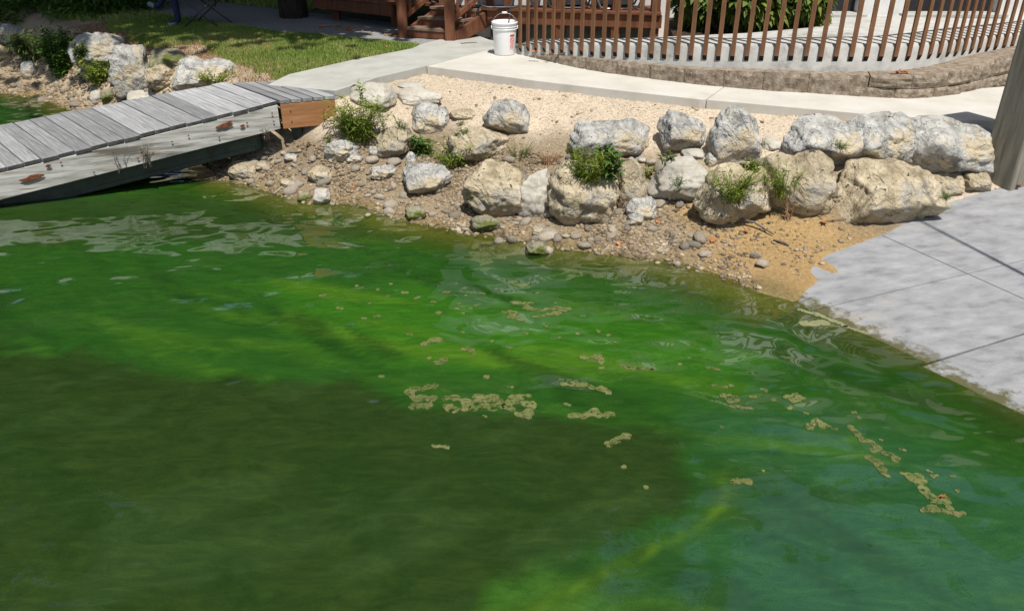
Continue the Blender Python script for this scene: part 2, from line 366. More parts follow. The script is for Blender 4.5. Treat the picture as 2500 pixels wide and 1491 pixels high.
def fray(pts, amp, seed, n=6):
    rr = random.Random(seed); out = []
    for a, b in zip(pts[:-1], pts[1:]):
        for k in range(n):
            t = k / n; out.append((a[0] + (b[0] - a[0]) * t + rr.uniform(-amp, amp) * (k > 0), a[1] + (b[1] - a[1]) * t + rr.uniform(-amp, amp) * (k > 0)))
    return out + [pts[-1]]
RAMP_EDGE = fray(RAMP_EDGE, .014, 4)
def terrain(x, y, rough=True):
    d, s = pdist(x, y, SHORE); d = d * s
    dT, sT = pdist(x, y, TOP); dT = -dT * sT             # positive below the top edge
    t = np.clip(d, 0, None) / (np.clip(d, 0, None) + np.clip(dT, 0, None) + 1e-6)
    z = np.interp(t, [0, .12, .3, .48, .75, 1.0], [0, .035, .115, .27, .52, .665])
    z = np.where(dT <= 0, .66, z)
    z = np.where(d < 0, -0.20 * np.minimum(-d, .5) - .34 * np.minimum(np.clip(-d - .5, 0, None), 1.5) - 0.1 * np.minimum(np.clip(-d - 2, 0, None), 8), z)
    lawn_z = np.where((x < -1.0) & (dT <= 0), .665 + .065 * sstep(0, .35, -dT), z)
    z = np.where(dT <= 0, lawn_z, z)
    z = z + np.where((y > 20) & (d > 0), (y - 20) * .02, 0)
    # ramp side: meet the ramp plane
    rz = (x - R0[0]) * RD[0] * RS + (y - R0[1]) * RD[1] * RS
    de, se = pdist(x, y, [(R0[0] - .35, R0[1] - .1)] + RAMP_EDGE + [(6, 7.2), (12, 11)])
    de = de * se                                          # positive on the bank side
    k = sstep(.55, 0.0, de)
    k = np.where(de < 0, 1, k) * np.where((x > 1.2) & (dT > -.1), 1, 0)
    z = z * (1 - k) + k * (rz + .010 - .04 * sstep(0, -.10, de) + .02 * sstep(.0, .3, de))
    if rough:
        a = np.where(dT <= 0, .006, .02) * np.where(k > .5, .15, 1) * np.where(d < .15, .45, 1)
        z = z + a * n2(x, y, 3.2, 4, 3) * 1.6 + a * .3 * n2(x, y, 17, 2, 9)
    return z
def tz(x, y):
    return float(terrain(np.array([x]), np.array([y]))[0])
def on_ground(px, py):
    """where the sight line through a photo pixel meets the bank"""
    d = ray(px, py); o = np.array((0, 0, CAM_H))
    ts = np.linspace(2.5, 16, 700) / d[1]
    P = o + ts[:, None] * d
    z = terrain(P[:, 0], P[:, 1])
    i = np.argmax(P[:, 2] < np.maximum(z, 0))
    return P[i, 0], P[i, 1], max(z[i], 0.0)

# ------------------------------------------------------------------ ground
def axis(lo, hi, a, b, st):
    c = list(np.arange(a, b + 1e-6, st)); s = st; x = a
    while x > lo: s *= 1.35; x -= s; c.insert(0, x)
    s = st; x = b
    while x < hi: s *= 1.35; x += s; c.append(x)
    return np.array(c)
gx, gy = axis(-160, 160, -8, 5.2, .045), axis(-60, 260, 3.2, 12.5, .045)
X, Y = np.meshgrid(gx, gy)
xs, ys = X.ravel(), Y.ravel()
zs = terrain(xs, ys)
nx, ny = len(gx), len(gy)
idx = np.arange(nx * ny).reshape(ny, nx)
quads = np.stack([idx[:-1, :-1], idx[:-1, 1:], idx[1:, 1:], idx[1:, :-1]], -1).reshape(-1, 4)
g_me = mesh_from('ground', np.stack([xs, ys, zs], -1), quads, M['ground'], True)
ground = tag(obj('ground', g_me), kind='structure')
# colour of each zone: upper gravel, earthy rubble with painted shade, beach sand, lake bed, lawn soil
dS, sS = pdist(xs, ys, SHORE); dS = dS * sS
dTt, sTt = pdist(xs, ys, TOP); dTt = -dTt * sTt
tt = np.clip(dS, 0, None) / (np.clip(dS, 0, None) + np.clip(dTt, 0, None) + 1e-6)
gravel = np.array((.57, .475, .36)); rubble = np.array((.28, .22, .145)); sand = np.array((.40, .265, .115)); bed = np.array((.24, .205, .085)); soil = np.array((.13, .125, .045)); dryg = np.array((.42, .345, .24))
nzv = n2(xs, ys, 2.2, 4, 5)
c = rubble[None] * np.ones((len(xs), 1))
def over(cur, new, w): return cur * (1 - w[:, None]) + new[None] * w[:, None]
c = over(c, np.array((.25, .19, .12)), sstep(.2, .34, tt + .1 * nzv) * sstep(.6, .5, tt) * .8)  # shade between the boulders painted in as darker soil
c = over(c, gravel, sstep(.56, .72, tt + .12 * nzv) * (xs > -2.2))
c = over(c, sand, sstep(1.15, 1.75, xs + .5 * nzv) * sstep(.55, .35, tt + .1 * nzv))
c = over(c, sand * .8, .35 * sstep(.2, .05, tt) * (dS > 0))
c = over(c, soil, ((dTt < 0) & (xs < -.6)) * 1.0)
c = over(c, dryg, sstep(-.55, -.1, dTt + .35 * nzv) * (xs < -2.3) * sstep(1.2, .2, dTt))
c = over(c, np.array((.20, .15, .06)), sstep(.22, .0, dS + .1 * nzv) * .85)
c = over(c, bed, sstep(0.02, -.15, dS))
c = c * np.where((xs < -3.0) & (dS > 0) & (dTt > 0), 1.3, 1.0)[:, None]
c = c * (1 + .22 * n2(xs, ys, .9, 3, 61) + .14 * n2(xs, ys, 4.5, 3, 63))[:, None]
ca = g_me.color_attributes.new('zone', 'FLOAT_COLOR', 'POINT')
ca.data.foreach_set('color', np.concatenate([c, np.ones((len(xs), 1))], 1).astype(np.float32).ravel())

# ------------------------------------------------------------------ water
wx, wy = axis(-160, 160, -7.4, 4.2, .045), axis(-160, 60, 1.6, 11.4, .045)
X, Y = np.meshgrid(wx, wy); xs, ys = X.ravel(), Y.ravel()
nx, ny = len(wx), len(wy)
idx = np.arange(nx * ny).reshape(ny, nx)
quads = np.stack([idx[:-1, :-1], idx[:-1, 1:], idx[1:, 1:], idx[1:, :-1]], -1).reshape(-1, 4)
bedz = terrain(xs, ys, False)
keep = (bedz < .06)
quads = quads[keep[quads].any(1)]
def mk_water():
    m = bpy.data.materials.new('water'); m.use_nodes = True; nt = m.node_tree; N = nt.nodes; L = nt.links
    N.remove(N['Principled BSDF']); out = N['Material Output']
    g = N.new('ShaderNodeNewGeometry')
    at = N.new('ShaderNodeAttribute'); at.attribute_name = 'bloom_and_reflection'
    ad = N.new('ShaderNodeAttribute'); ad.attribute_name = 'murk'
    mp = N.new('ShaderNodeMapping'); mp.inputs['Rotation'].default_value = (0, 0, math.radians(28)); mp.inputs['Scale'].default_value = (.8, 1.7, 1)
    L.new(g.outputs['Position'], mp.inputs[0])
    n1 = N.new('ShaderNodeTexNoise'); n1.inputs['Scale'].default_value = 2.6; n1.inputs['Detail'].default_value = 8; n1.inputs['Roughness'].default_value = .68; n1.inputs['Distortion'].default_value = 2.6
    L.new(mp.outputs[0], n1.inputs['Vector'])
    r1 = ramp_node(nt, [(.28, (.50, .58, .55)), (.5, (.95, .95, .95)), (.72, (1.6, 1.4, 1.3))]); L.new(n1.outputs['Fac'], r1.inputs[0])
    mx = N.new('ShaderNodeMix'); mx.data_type = 'RGBA'; mx.blend_type = 'MULTIPLY'; mx.inputs[0].default_value = .45
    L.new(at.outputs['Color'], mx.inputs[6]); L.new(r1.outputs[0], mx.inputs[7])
    nf = N.new('ShaderNodeTexNoise'); nf.inputs['Scale'].default_value = 150; nf.inputs['Detail'].default_value = 3; L.new(g.outputs['Position'], nf.inputs['Vector'])
    rf = ramp_node(nt, [(.3, (.86, .86, .86)), (.7, (1.14, 1.14, 1.14))]); L.new(nf.outputs['Fac'], rf.inputs[0])
    mf = N.new('ShaderNodeMix'); mf.data_type = 'RGBA'; mf.blend_type = 'MULTIPLY'; mf.inputs[0].default_value = 1
    L.new(mx.outputs[2], mf.inputs[6]); L.new(rf.outputs[0], mf.inputs[7])
    mq = N.new('ShaderNodeMapping'); mq.inputs['Rotation'].default_value = (0, 0, math.radians(22)); mq.inputs['Scale'].default_value = (1.6, 5.5, 1)
    L.new(g.outputs['Position'], mq.inputs[0])
    nq = N.new('ShaderNodeTexNoise'); nq.inputs['Scale'].default_value = 1.6; nq.inputs['Detail'].default_value = 7; nq.inputs['Roughness'].default_value = .7; nq.inputs['Distortion'].default_value = 2.2
    L.new(mq.outputs[0], nq.inputs['Vector'])
    rq = ramp_node(nt, [(.32, (.72, .76, .78)), (.5, (1, 1, 1)), (.68, (1.45, 1.3, 1.2))]); L.new(nq.outputs['Fac'], rq.inputs[0])
    mz_ = N.new('ShaderNodeMix'); mz_.data_type = 'RGBA'; mz_.blend_type = 'MULTIPLY'; mz_.inputs[0].default_value = .7
    L.new(mf.outputs[2], mz_.inputs[6]); L.new(rq.outputs[0], mz_.inputs[7]); mf = mz_
    # ripples
    nw = N.new('ShaderNodeTexNoise'); nw.inputs['Scale'].default_value = 1.0; nw.inputs['Detail'].default_value = 1.2; nw.inputs['Distortion'].default_value = .7
    mw = N.new('ShaderNodeMapping'); mw.inputs['Rotation'].default_value = (0, 0, math.radians(30)); mw.inputs['Scale'].default_value = (2.6, 5.2, 1)
    L.new(g.outputs['Position'], mw.inputs[0]); L.new(mw.outputs[0], nw.inputs['Vector'])
    nw2 = N.new('ShaderNodeTexNoise'); nw2.inputs['Scale'].default_value = 1.1; nw2.inputs['Detail'].default_value = 1
    L.new(g.outputs['Position'], nw2.inputs['Vector'])
    sm = N.new('ShaderNodeMath'); sm.operation = 'MULTIPLY_ADD'; sm.inputs[1].default_value = 1.6
    s4 = N.new('ShaderNodeMath'); s4.operation = 'MULTIPLY'; s4.inputs[1].default_value = .32; L.new(nw.outputs['Fac'], s4.inputs[0])
    L.new(nw2.outputs['Fac'], sm.inputs[0]); L.new(s4.outputs[0], sm.inputs[2])
    ni = N.new('ShaderNodeTexNoise'); ni.inputs['Scale'].default_value = 3.1; ni.inputs['Detail'].default_value = .7; ni.inputs['Distortion'].default_value = .5
    L.new(g.outputs['Position'], ni.inputs['Vector'])
    s3 = N.new('ShaderNodeMath'); s3.operation = 'MULTIPLY_ADD'; s3.inputs[1].default_value = 1.0; L.new(ni.outputs['Fac'], s3.inputs[0]); L.new(sm.outputs[0], s3.inputs[2])
    b = N.new('ShaderNodeBump'); b.inputs['Strength'].default_value = 1.0; b.inputs['Distance'].default_value = .027
    L.new(s3.outputs[0], b.inputs['Height'])
    df = N.new('ShaderNodeBsdfDiffuse'); L.new(mf.outputs[2], df.inputs[0])
    tr = N.new('ShaderNodeBsdfTransparent'); tr.inputs[0].default_value = (.72, .80, .45, 1)
    ms = N.new('ShaderNodeMixShader'); L.new(ad.outputs['Fac'], ms.inputs[0]); L.new(tr.outputs[0], ms.inputs[1]); L.new(df.outputs[0], ms.inputs[2])
    gl = N.new('ShaderNodeBsdfGlossy'); gl.inputs['Roughness'].default_value = .03; gl.inputs[0].default_value = (1, 1, 1, 1); L.new(b.outputs[0], gl.inputs['Normal'])
    fr = N.new('ShaderNodeFresnel'); fr.inputs[0].default_value = 1.95; L.new(b.outputs[0], fr.inputs['Normal'])
    m2 = N.new('ShaderNodeMixShader'); L.new(fr.outputs[0], m2.inputs[0]); L.new(ms.outputs[0], m2.inputs[1]); L.new(gl.outputs[0], m2.inputs[2])
    L.new(m2.outputs[0], out.inputs[0])
    return m
M['water'] = mk_water()
w_me = mesh_from('water', np.stack([xs, ys, np.zeros_like(xs)], -1), quads, M['water'], True)
water = tag(obj('water', w_me), kind='structure')
# thick and thin algae, plus dark and sky reflections painted into the colour
wa, wb = n2(xs, ys, 1.1, 4, 21), n2(xs, ys, 3.1, 4, 33)
wf = n2(xs, ys, 7.5, 3, 55)
xw, yw = xs + .35 * wa + .14 * wb + .10 * wf, ys + .30 * n2(xs, ys, 1.1, 4, 47) + .12 * n2(xs, ys, 3.4, 3, 51) + .08 * n2(xs, ys, 8, 3, 58)
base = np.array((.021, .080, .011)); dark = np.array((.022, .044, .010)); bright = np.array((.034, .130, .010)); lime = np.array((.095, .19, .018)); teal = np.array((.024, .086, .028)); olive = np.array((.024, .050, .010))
wc = base[None] * np.ones((len(xs), 1))
wc = over(wc, olive, .8 * sstep(.0, .5, sd_poly(xw, yw, [F(-900, 470), F(500, 445), F(900, 540), F(1000, 610), F(560, 620), F(-900, 640)])))  # dark reflection beside the gangway painted into the water colour
wc = over(wc, bright, .9 * sstep(-.25, .35, sd_poly(xw, yw, [F(560, 700), F(1100, 690), F(1700, 780), F(1900, 850), F(1800, 930), F(1400, 905), F(1000, 880), F(700, 800)])))
wc = over(wc, olive * 1.25, .75 * sstep(-.1, .25, sd_poly(xw, yw, [F(900, 530), F(1300, 590), F(1750, 655), F(2000, 745), F(2300, 880), F(2200, 890), F(1700, 700), F(1100, 600)])))
wc = over(wc, teal, .9 * sstep(-.15, .25, sd_poly(xw, yw, [F(1700, 960), F(2100, 1010), F(2600, 1190), F(2700, 1700), F(1250, 1700), F(1300, 1470), F(1700, 1280), F(1770, 1200), F(1640, 1060)])))  # sky reflection painted in as a bluer water colour
wc = over(wc, dark, .95 * sstep(-.06, .07, sd_poly(xw, yw, [F(-900, 860), F(80, 840), F(420, 905), F(900, 915), F(985, 985), F(1300, 1010), F(1480, 1030), F(1640, 1085), F(1710, 1190), F(1690, 1260), F(1480, 1370), F(1250, 1470), F(1200, 2300), F(-2500, 2300)])))  # reflection of the dark trees painted in as darker water
ld, _ = pdist(xs + .05 * wb, ys + .05 * wa, [F(1180, 1520), F(1330, 1465), F(1430, 1405), F(1560, 1350), F(1660, 1295), F(1755, 1240), F(1765, 1205), F(1745, 1160)])
lime_w = np.clip(.65 + 1.4 * wb, 0, 1)
ld2, _ = pdist(xs + .1 * wb, ys + .1 * wa, [F(700, 770), F(1000, 850), F(1450, 880)])
wc = over(wc, lime * .85, .35 * sstep(.14, .0, ld2))
wc = over(wc, np.array((.10, .17, .03)), .5 * sstep(.25, .02, -sd_poly(xs, ys, [(0, 0), (0, .01), (.01, 0)])) * 0)
dW, sW = pdist(xs, ys, SHORE); dW = -dW * sW
def streak(rot, a_, b_, sd):
    c0, s0 = math.cos(rot), math.sin(rot); u_, v_ = xs * c0 + ys * s0 + .25 * wa, -xs * s0 + ys * c0 + .18 * n2(xs, ys, .9, 3, sd + 1)
    return fbm(np.stack([u_ * a_, v_ * b_, 0 * u_ + .3], -1), 5, sd)
s1, s2 = streak(-.35, .7, 4.2, 71), streak(-.75, .8, 5.0, 83)
green = np.clip((wc[:, 1] - .05) / .06, 0, 1)
wc = over(wc, np.array((.062, .150, .012)), .75 * sstep(.10, .34, s1) * green)
wc = over(wc, np.array((.012, .040, .008)), .65 * sstep(.08, .32, s2) * (.4 + .6 * green))
wc = over(wc, np.array((.035, .070, .020)), .40 * sstep(.12, .34, streak(.5, 1.2, 4.0, 97)) * (1 - green))
wc = over(wc, lime * .55, .5 * sstep(.10, .0, ld + .06 * wf) * lime_w); wc = over(wc, lime * .9, .8 * sstep(.02, .0, ld + .015 * wf) * np.clip(.65 + 1.6 * wf, 0, 1))
wc = over(wc, np.array((.16, .20, .055)), .55 * sstep(.32, .03, dW + .12 * wb))
wcol = w_me.color_attributes.new('bloom_and_reflection', 'FLOAT_COLOR', 'POINT')
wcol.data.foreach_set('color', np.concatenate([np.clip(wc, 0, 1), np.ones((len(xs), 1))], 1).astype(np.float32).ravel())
mu = w_me.attributes.new('murk', 'FLOAT', 'POINT')
mu.data.foreach_set('value', (np.clip(.15 + .85 * sstep(.0, .13, -bedz), 0, 1)).astype(np.float32))

# ------------------------------------------------------------------ walkway slabs, far path
walk = tag(empty('walkway', (0, 0, 0)), kind='structure')
corner = F(1035, 160, ZW)
def offs(p, dx, dy): return (p[0] + dx, p[1] + dy)
BW = [F(1255, 127, ZW), F(1300, 141, ZW), F(1340, 150, ZW), F(1420, 167, ZW), F(1500, 180, ZW), F(1600, 193, ZW), F(1700, 205, ZW), F(1850, 218, ZW), F(2000, 227, ZW), F(2110, 234, ZW), F(2190, 238, ZW), F(2255, 236, ZW), F(2330, 226, ZW), (4.75, 8.05), (5.4, 8.45), (6.3, 8.9)]
grey_poly = [CURB[0], CURB[1], corner, F(1180, 122, ZW), F(1250, 108, ZW), F(1190, 97, ZW), (-.6, 11.3), (-1.15, 10.35), F(1000, 118, ZW), F(850, 147, ZW), F(700, 181, ZW), F(650, 206, ZW)]
MB().prism(grey_poly, .64, ZW).build('slab', M['concrete_grey'], walk, bevel=.006)
cream = [offs(corner, .012, -.004)] + CURB[3:8]
split = (2.46 + .25, 7.9)
j1a, j1b = F(1715, 240.7, ZW), F(1770, 211, ZW)
right = [offs(j1a, .008, 0)] + CURB[7:12] + [(6.5, 8.6), (5.4, 8.2), (4.75, 8.0)] + [offs(p, 0, .12) for p in BW[12:6:-1]] + [offs(j1b, .008, .1)]
left = [offs(corner, .012, -.004)] + CURB[3:6] + [CURB[6], j1a, offs(j1b, 0, .1)] + [offs(p, 0, .12) for p in BW[6::-1]] + [F(1183, 121.5, ZW)]
MB().prism(left, .64, ZW - .003).build('slab', M['concrete_cream'], walk, bevel=.006)
MB().prism(right, .64, ZW - .004).build('slab', M['concrete_cream'], walk, bevel=.006)
path = [F(1025, 110, .745), F(1190, 98, .745), (-1.0, 11.6), (-3.2, 13.2), (-9, 17), (-9, 15.6), F(500, 50, .745), F(640, 74, .745), F(760, 84, .745), F(900, 98, .745)]
tag(MB().prism(path, .66, .742).build('far_path', M['asphalt']), kind='structure')

# ------------------------------------------------------------------ boat ramp
def smooth2(pts, n):
    out = []
    for a, b in zip(pts[:-1], pts[1:]): out += [a + (b - a) * k / n for k in range(n)]
    return out + [pts[-1]]
bramp = tag(empty('boat_ramp', (0, 0, 0)), kind='structure')
def rzf(dz): return lambda x, y: ramp_z(x, y) + dz
T_ = np.array((-RD[1], RD[0]))                          # across the ramp, away from the camera
def rp(u, v): p = R0 + RD * u + T_ * v; return (float(p[0]), float(p[1]))
def uv(p): q = np.array(p) - R0; return float(q @ RD), float(q @ T_)
edge = [rp(-.9, .12)] + [offs(R0, -.02, 0)] + [p for p in RAMP_EDGE]
J1 = uv(F(2199, 600, .12))[0]                           # joint parallel to the waterline
J2 = uv(F(2290, 688, .1))[1]; J3 = uv(F(2400, 848, .08))[1]
def clip_poly(poly, f):
    out = []
    for a, b in zip(poly, poly[1:] + poly[:1]):
        fa, fb = f(a), f(b)
        if fa >= 0: out.append(a)
        if (fa >= 0) != (fb >= 0):
            t = fa / (fa - fb); out.append((a[0] + t * (b[0] - a[0]), a[1] + t * (b[1] - a[1])))
    return out
full = [rp(-1.2, .1)] + [rp(-.15, .08)] + RAMP_EDGE + [rp(3.4, uv(RAMP_EDGE[-1])[1] + .1), rp(5, uv(RAMP_EDGE[-1])[1]), rp(5, -9), rp(-1.2, -9)]
full = full[::-1]
g_ = .0035
def on_ramp(px, py):
    d = ray(px, py); nrm = np.array((-RD[0] * RS, -RD[1] * RS, 1.0)); p0 = np.array((R0[0], R0[1], 0.0))
    t = ((p0 - np.array((0, 0, CAM_H))) @ nrm) / (d @ nrm); q = np.array((0, 0, CAM_H)) + d * t
    return q[:2]
def line_uv(a, b, c0):
    a, b = on_ramp(*a), on_ramp(*b); d = b - a; d = d / np.linalg.norm(d); n_ = np.array((-d[1], d[0]))
    return lambda p: float((np.array(p) - a) @ n_)
fT = line_uv((2199, 597), (2500, 732), 0)               # joint across the ramp, positive uphill side
if fT(R0) > 0: fT0 = fT; fT = lambda p: -fT0(p)
fL2 = line_uv((2172, 715), (2500, 637), 0); fL3 = line_uv((2306, 878), (2500, 818), 0)
if fL2(RAMP_EDGE[-1]) < 0: fL2o = fL2; fL2 = lambda p: -fL2o(p)
if fL3(RAMP_EDGE[-1]) < 0: fL3o = fL3; fL3 = lambda p: -fL3o(p)
cells_u = [(-9, -g_), (g_, 2.4), (2.41, 9)]
cells_v = [(fL2, g_, None, 0), (fL3, .012, fL2, -g_), (fL3, -9, fL3, -.012)]
for (u0, u1) in cells_u:
    for (fa_, va, fb_, vb) in cells_v:
        q = clip_poly(full, lambda p: fT(p) - u0); q = clip_poly(q, lambda p: u1 - fT(p)) if q else q
        q = clip_poly(q, lambda p: fa_(p) - va) if q else q
        if fb_ is not None and q: q = clip_poly(q, lambda p: vb - fb_(p))
        if len(q) > 2:
            a = sum(q[i][0] * q[(i + 1) % len(q)][1] - q[(i + 1) % len(q)][0] * q[i][1] for i in range(len(q)))
            if abs(a) < .004: continue
            if a < 0: q = q[::-1]
            dz = .014 if va == -9 else .006
            MB().prism(q, rzf(-.12), rzf(dz)).build('slab', M['ramp'], bramp)
rmp = M['ramp']; mpn = [n for n in rmp.node_tree.nodes if n.type == 'MAPPING'][0]
mpn.inputs['Rotation'].default_value = (0, 0, -math.atan2(RD[1], RD[0])); mpn.inputs['Scale'].default_value = (1.0, 1.9, 1)
_nt = rmp.node_tree; _p = _nt.nodes['Principled BSDF']; _src = _p.inputs['Base Color'].links[0].from_socket
_g = _nt.nodes.new('ShaderNodeNewGeometry'); _sx = _nt.nodes.new('ShaderNodeSeparateXYZ'); _nt.links.new(_g.outputs['Position'], _sx.inputs[0])
_n = _nt.nodes.new('ShaderNodeTexNoise'); _n.inputs['Scale'].default_value = 9; _n.inputs['Detail'].default_value = 7; _n.inputs['Roughness'].default_value = .7; _nt.links.new(_g.outputs['Position'], _n.inputs['Vector'])
_m = _nt.nodes.new('ShaderNodeMath'); _m.operation = 'MULTIPLY_ADD'; _m.inputs[1].default_value = -.09; _nt.links.new(_n.outputs['Fac'], _m.inputs[0]); _nt.links.new(_sx.outputs['Z'], _m.inputs[2])
_r = _nt.nodes.new('ShaderNodeMapRange'); _r.inputs[1].default_value = -.042; _r.inputs[2].default_value = -.028; _nt.links.new(_m.outputs[0], _r.inputs[0])
_x = _nt.nodes.new('ShaderNodeMix'); _x.data_type = 'RGBA'; _x.inputs[6].default_value = (.11, .105, .05, 1); _nt.links.new(_r.outputs[0], _x.inputs[0]); _nt.links.new(_src, _x.inputs[7]); _nt.links.new(_x.outputs[2], _p.inputs['Base Color'])

# ------------------------------------------------------------------ raised walkway with its concrete side wall
def lerp_line(pts, s):
    """point and tangent at distance s along a polyline with z"""
    for a, b in zip(pts[:-1], pts[1:]):
        a, b = Vector(a), Vector(b); L = (Vector((b.x, b.y, 0)) - Vector((a.x, a.y, 0))).length
        if s <= L or b == Vector(pts[-1]):
            return a.lerp(b, s / L), (b - a).normalized()
        s -= L
def smooth_line(pts, n=8):
    P_ = [Vector(p) for p in pts]; out = []
    for i in range(len(P_) - 1):
        p0, p1, p2, p3 = P_[max(i - 1, 0)], P_[i], P_[i + 1], P_[min(i + 2, len(P_) - 1)]
        for k in range(n):
            t = k / n
            out.append(.5 * ((2 * p1) + (p2 - p0) * t + (2 * p0 - 5 * p1 + 4 * p2 - p3) * t * t + (3 * p1 - p0 - 3 * p2 + p3) * t ** 3))
    out.append(P_[-1]); return out
def length(pts):
    return sum((Vector((b.x - a.x, b.y - a.y, 0))).length for a, b in zip(pts[:-1], pts[1:]))
WALL = smooth_line([(-.02, 9.86, .80), (.2, 9.56, .90), (.66, 9.06, .99), (1.1, 8.72, 1.045), (1.5, 8.47, 1.085), (1.9, 8.27, 1.11), (2.45, 8.05, 1.15), (3.0, 7.90, 1.175), (3.42, 7.84, 1.185), (3.8, 7.87, 1.185), (4.25, 8.08, 1.175), (4.75, 8.40, 1.16), (5.4, 8.75, 1.15), (6.4, 9.3, 1.15)])
back = [Vector((x, y, z)) for x, y, z in [(7.2, 10.9, 1.17), (6.0, 10.9, 1.17), (4.9, 10.9, 1.17), (3.7, 10.0, 1.17), (3.35, 9.0, 1.17), (2.5, 8.72, 1.15), (1.7, 8.8, 1.10), (1.2, 9.0, 1.05), (.7, 9.36, .99), (.3, 9.75, .92), (.05, 10.05, .80)]]
def strip_solid(front, backp, name, matr, parent=None, z0=.6):
    n = len(front); bk = [Vector(backp[0])]
    # resample the back line to the same count
    bs = list(reversed(backp)); L = length(bs); bl = [lerp_line(bs, L * i / (n - 1) * .9999)[0] for i in range(n)]
    v = [(p.x, p.y, z0) for p in front] + [(p.x, p.y, p.z - .03) for p in front]
    inn = []
    for i, p in enumerate(front):
        d = (bl[i] - p); d.z = 0; d.normalize(); q = p + d * .03; inn.append((q.x, q.y, p.z))
    v += inn + [(p.x, p.y, p.z) for p in bl]
    f = []
    for i in range(n - 1):
        for r in range(3): f.append((r * n + i, r * n + i + 1, (r + 1) * n + i + 1, (r + 1) * n + i))
    me = mesh_from(name, v, f, matr, True); o = obj(name, me, parent)
    return o
raised = strip_solid(WALL, back, 'raised_walkway', M['concrete_wall']); tag(raised, kind='structure')

# ------------------------------------------------------------------ retaining wall of split-face blocks
rw = empty('retaining_wall', (BW[0][0], BW[0][1], ZW))
tag(rw, 'low curved brown split-face block retaining wall along the cream walkway', 'retaining wall')
btop = [.752, .79, .83, .865, .88, .885, .893, .92, .928, .94, .952, .96, .975, 1.0, 1.03, 1.05]
BL = smooth_line([(p[0], p[1], z) for p, z in zip(BW, btop)])
LB = length(BL)
def block_mesh(s0, s1, zlo, zhi, depth, seed):
    n, mz = 13, 6; v = []; f = []
    for i in range(n):
        p, t = lerp_line(BL, s0 + (s1 - s0) * i / (n - 1)); nrm = Vector((t.y, -t.x, 0)).normalized()
        zt = zhi(p) if callable(zhi) else zhi
        for j in range(mz):
            e = min(i, n - 1 - i, 1) * min(j, mz - 1 - j, 1)
            o = (.004 + .024 * (fbm(np.array([[p.x * 7, p.y * 7, j * .9 + seed]]), 3, seed)[0] + .3)) * e - .003 * (1 - e)
            z = zlo + (zt - zlo) * j / (mz - 1); q = p + nrm * o
            v.append((q.x, q.y, z))
        q = p - nrm * depth; v.append((q.x, q.y, zt)); v.append((q.x, q.y, zlo))
    r = mz + 2
    for i in range(n - 1):
        for j in range(r):
            f.append((i * r + j, (i + 1) * r + j, (i + 1) * r + (j + 1) % r, i * r + (j + 1) % r))
    f += [tuple(range(r)), tuple(range((n - 1) * r + r - 1, (n - 1) * r - 1, -1))]
    me = mesh_from('block', v, [a[::-1] for a in f], M['block'])
    return me
s = 0.0; k = 0
while s < LB - .3:
    L_ = random.choice([.38, .42, .40])
    pa, _ = lerp_line(BL, s)
    lower = s > length(BL) * .50
    zs_ = lambda p: p.z
    if lower:
        obj('block', block_mesh(s + .002, s + L_ - .002, .70, lambda p: .795 if p.x < 3.3 else .80 + .03, .20, k + 50), rw).location = -rw.location
        obj('block', block_mesh(s + .14, s + .14 + L_ - .004, .80 if pa.x < 3.2 else .836, zs_, .24, k), rw).location = -rw.location
    else:
        obj('block', block_mesh(s + .002, s + L_ - .002 + (.13 if s + L_ > LB * .5 else 0), .68, zs_, .24, k), rw).location = -rw.location
    s += L_; k += 1
# gravelly fill between block wall and concrete wall
fillv = []; nF = 60
for i in range(nF):
    p, t = lerp_line(BL, LB * i / (nF - 1) * .999); nr = Vector((t.y, -t.x, 0)).normalized()
    fillv += [(p.x - nr.x * .18, p.y - nr.y * .18, p.z - .012), (p.x - nr.x * .9, p.y - nr.y * .9, p.z - .012)]
ff = [(2 * i, 2 * i + 2, 2 * i + 3, 2 * i + 1) for i in range(nF - 1)]
tag(obj('gravel_strip', mesh_from('gravel_strip', fillv, ff, M['block'])), kind='structure')

# ------------------------------------------------------------------ picket fence on the raised walkway's wall
fence = empty('picket_fence', (WALL[0].x, WALL[0].y, .75))
tag(fence, 'curving brown stained picket fence fixed to the raised concrete wall', 'fence')
pk = MB()
w_, d_ = .021, .010
pk.add([(-w_, -d_, .042), (w_, -d_, .042), (w_, d_, 0), (-w_, d_, 0), (-w_, -d_, 1), (w_, -d_, 1), (w_, d_, 1), (-w_, d_, 1)],
       [(3, 2, 1, 0), (4, 5, 6, 7), (0, 1, 5, 4), (1, 2, 6, 5), (2, 3, 7, 6), (3, 0, 4, 7)])
pk_me = mesh_from('picket', pk.v, pk.f, M['wood_fence']); pk_me.materials.append(M['picket_end_shade']); pk_me.polygons[0].material_index = 1
LW_ = length(WALL); s = .22; nP = 0
rails = []
while s < LW_ - .05:
    p, t = lerp_line(WALL, s); nr = Vector((t.y, -t.x, 0)).normalized()
    q = p + nr * .0115
    zb = p.z - np.interp(p.x, [0, .6, 1.5, 3], [.07, .12, .15, .155]); zt = p.z + .98
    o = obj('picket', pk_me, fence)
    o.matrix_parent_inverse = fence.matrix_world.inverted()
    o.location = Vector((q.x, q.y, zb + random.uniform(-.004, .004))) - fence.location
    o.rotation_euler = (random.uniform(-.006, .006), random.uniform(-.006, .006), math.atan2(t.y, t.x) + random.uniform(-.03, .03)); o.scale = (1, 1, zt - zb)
    rails.append((p - nr * .0, nr, p.z)); s += .138 + random.uniform(-.003, .003); nP += 1
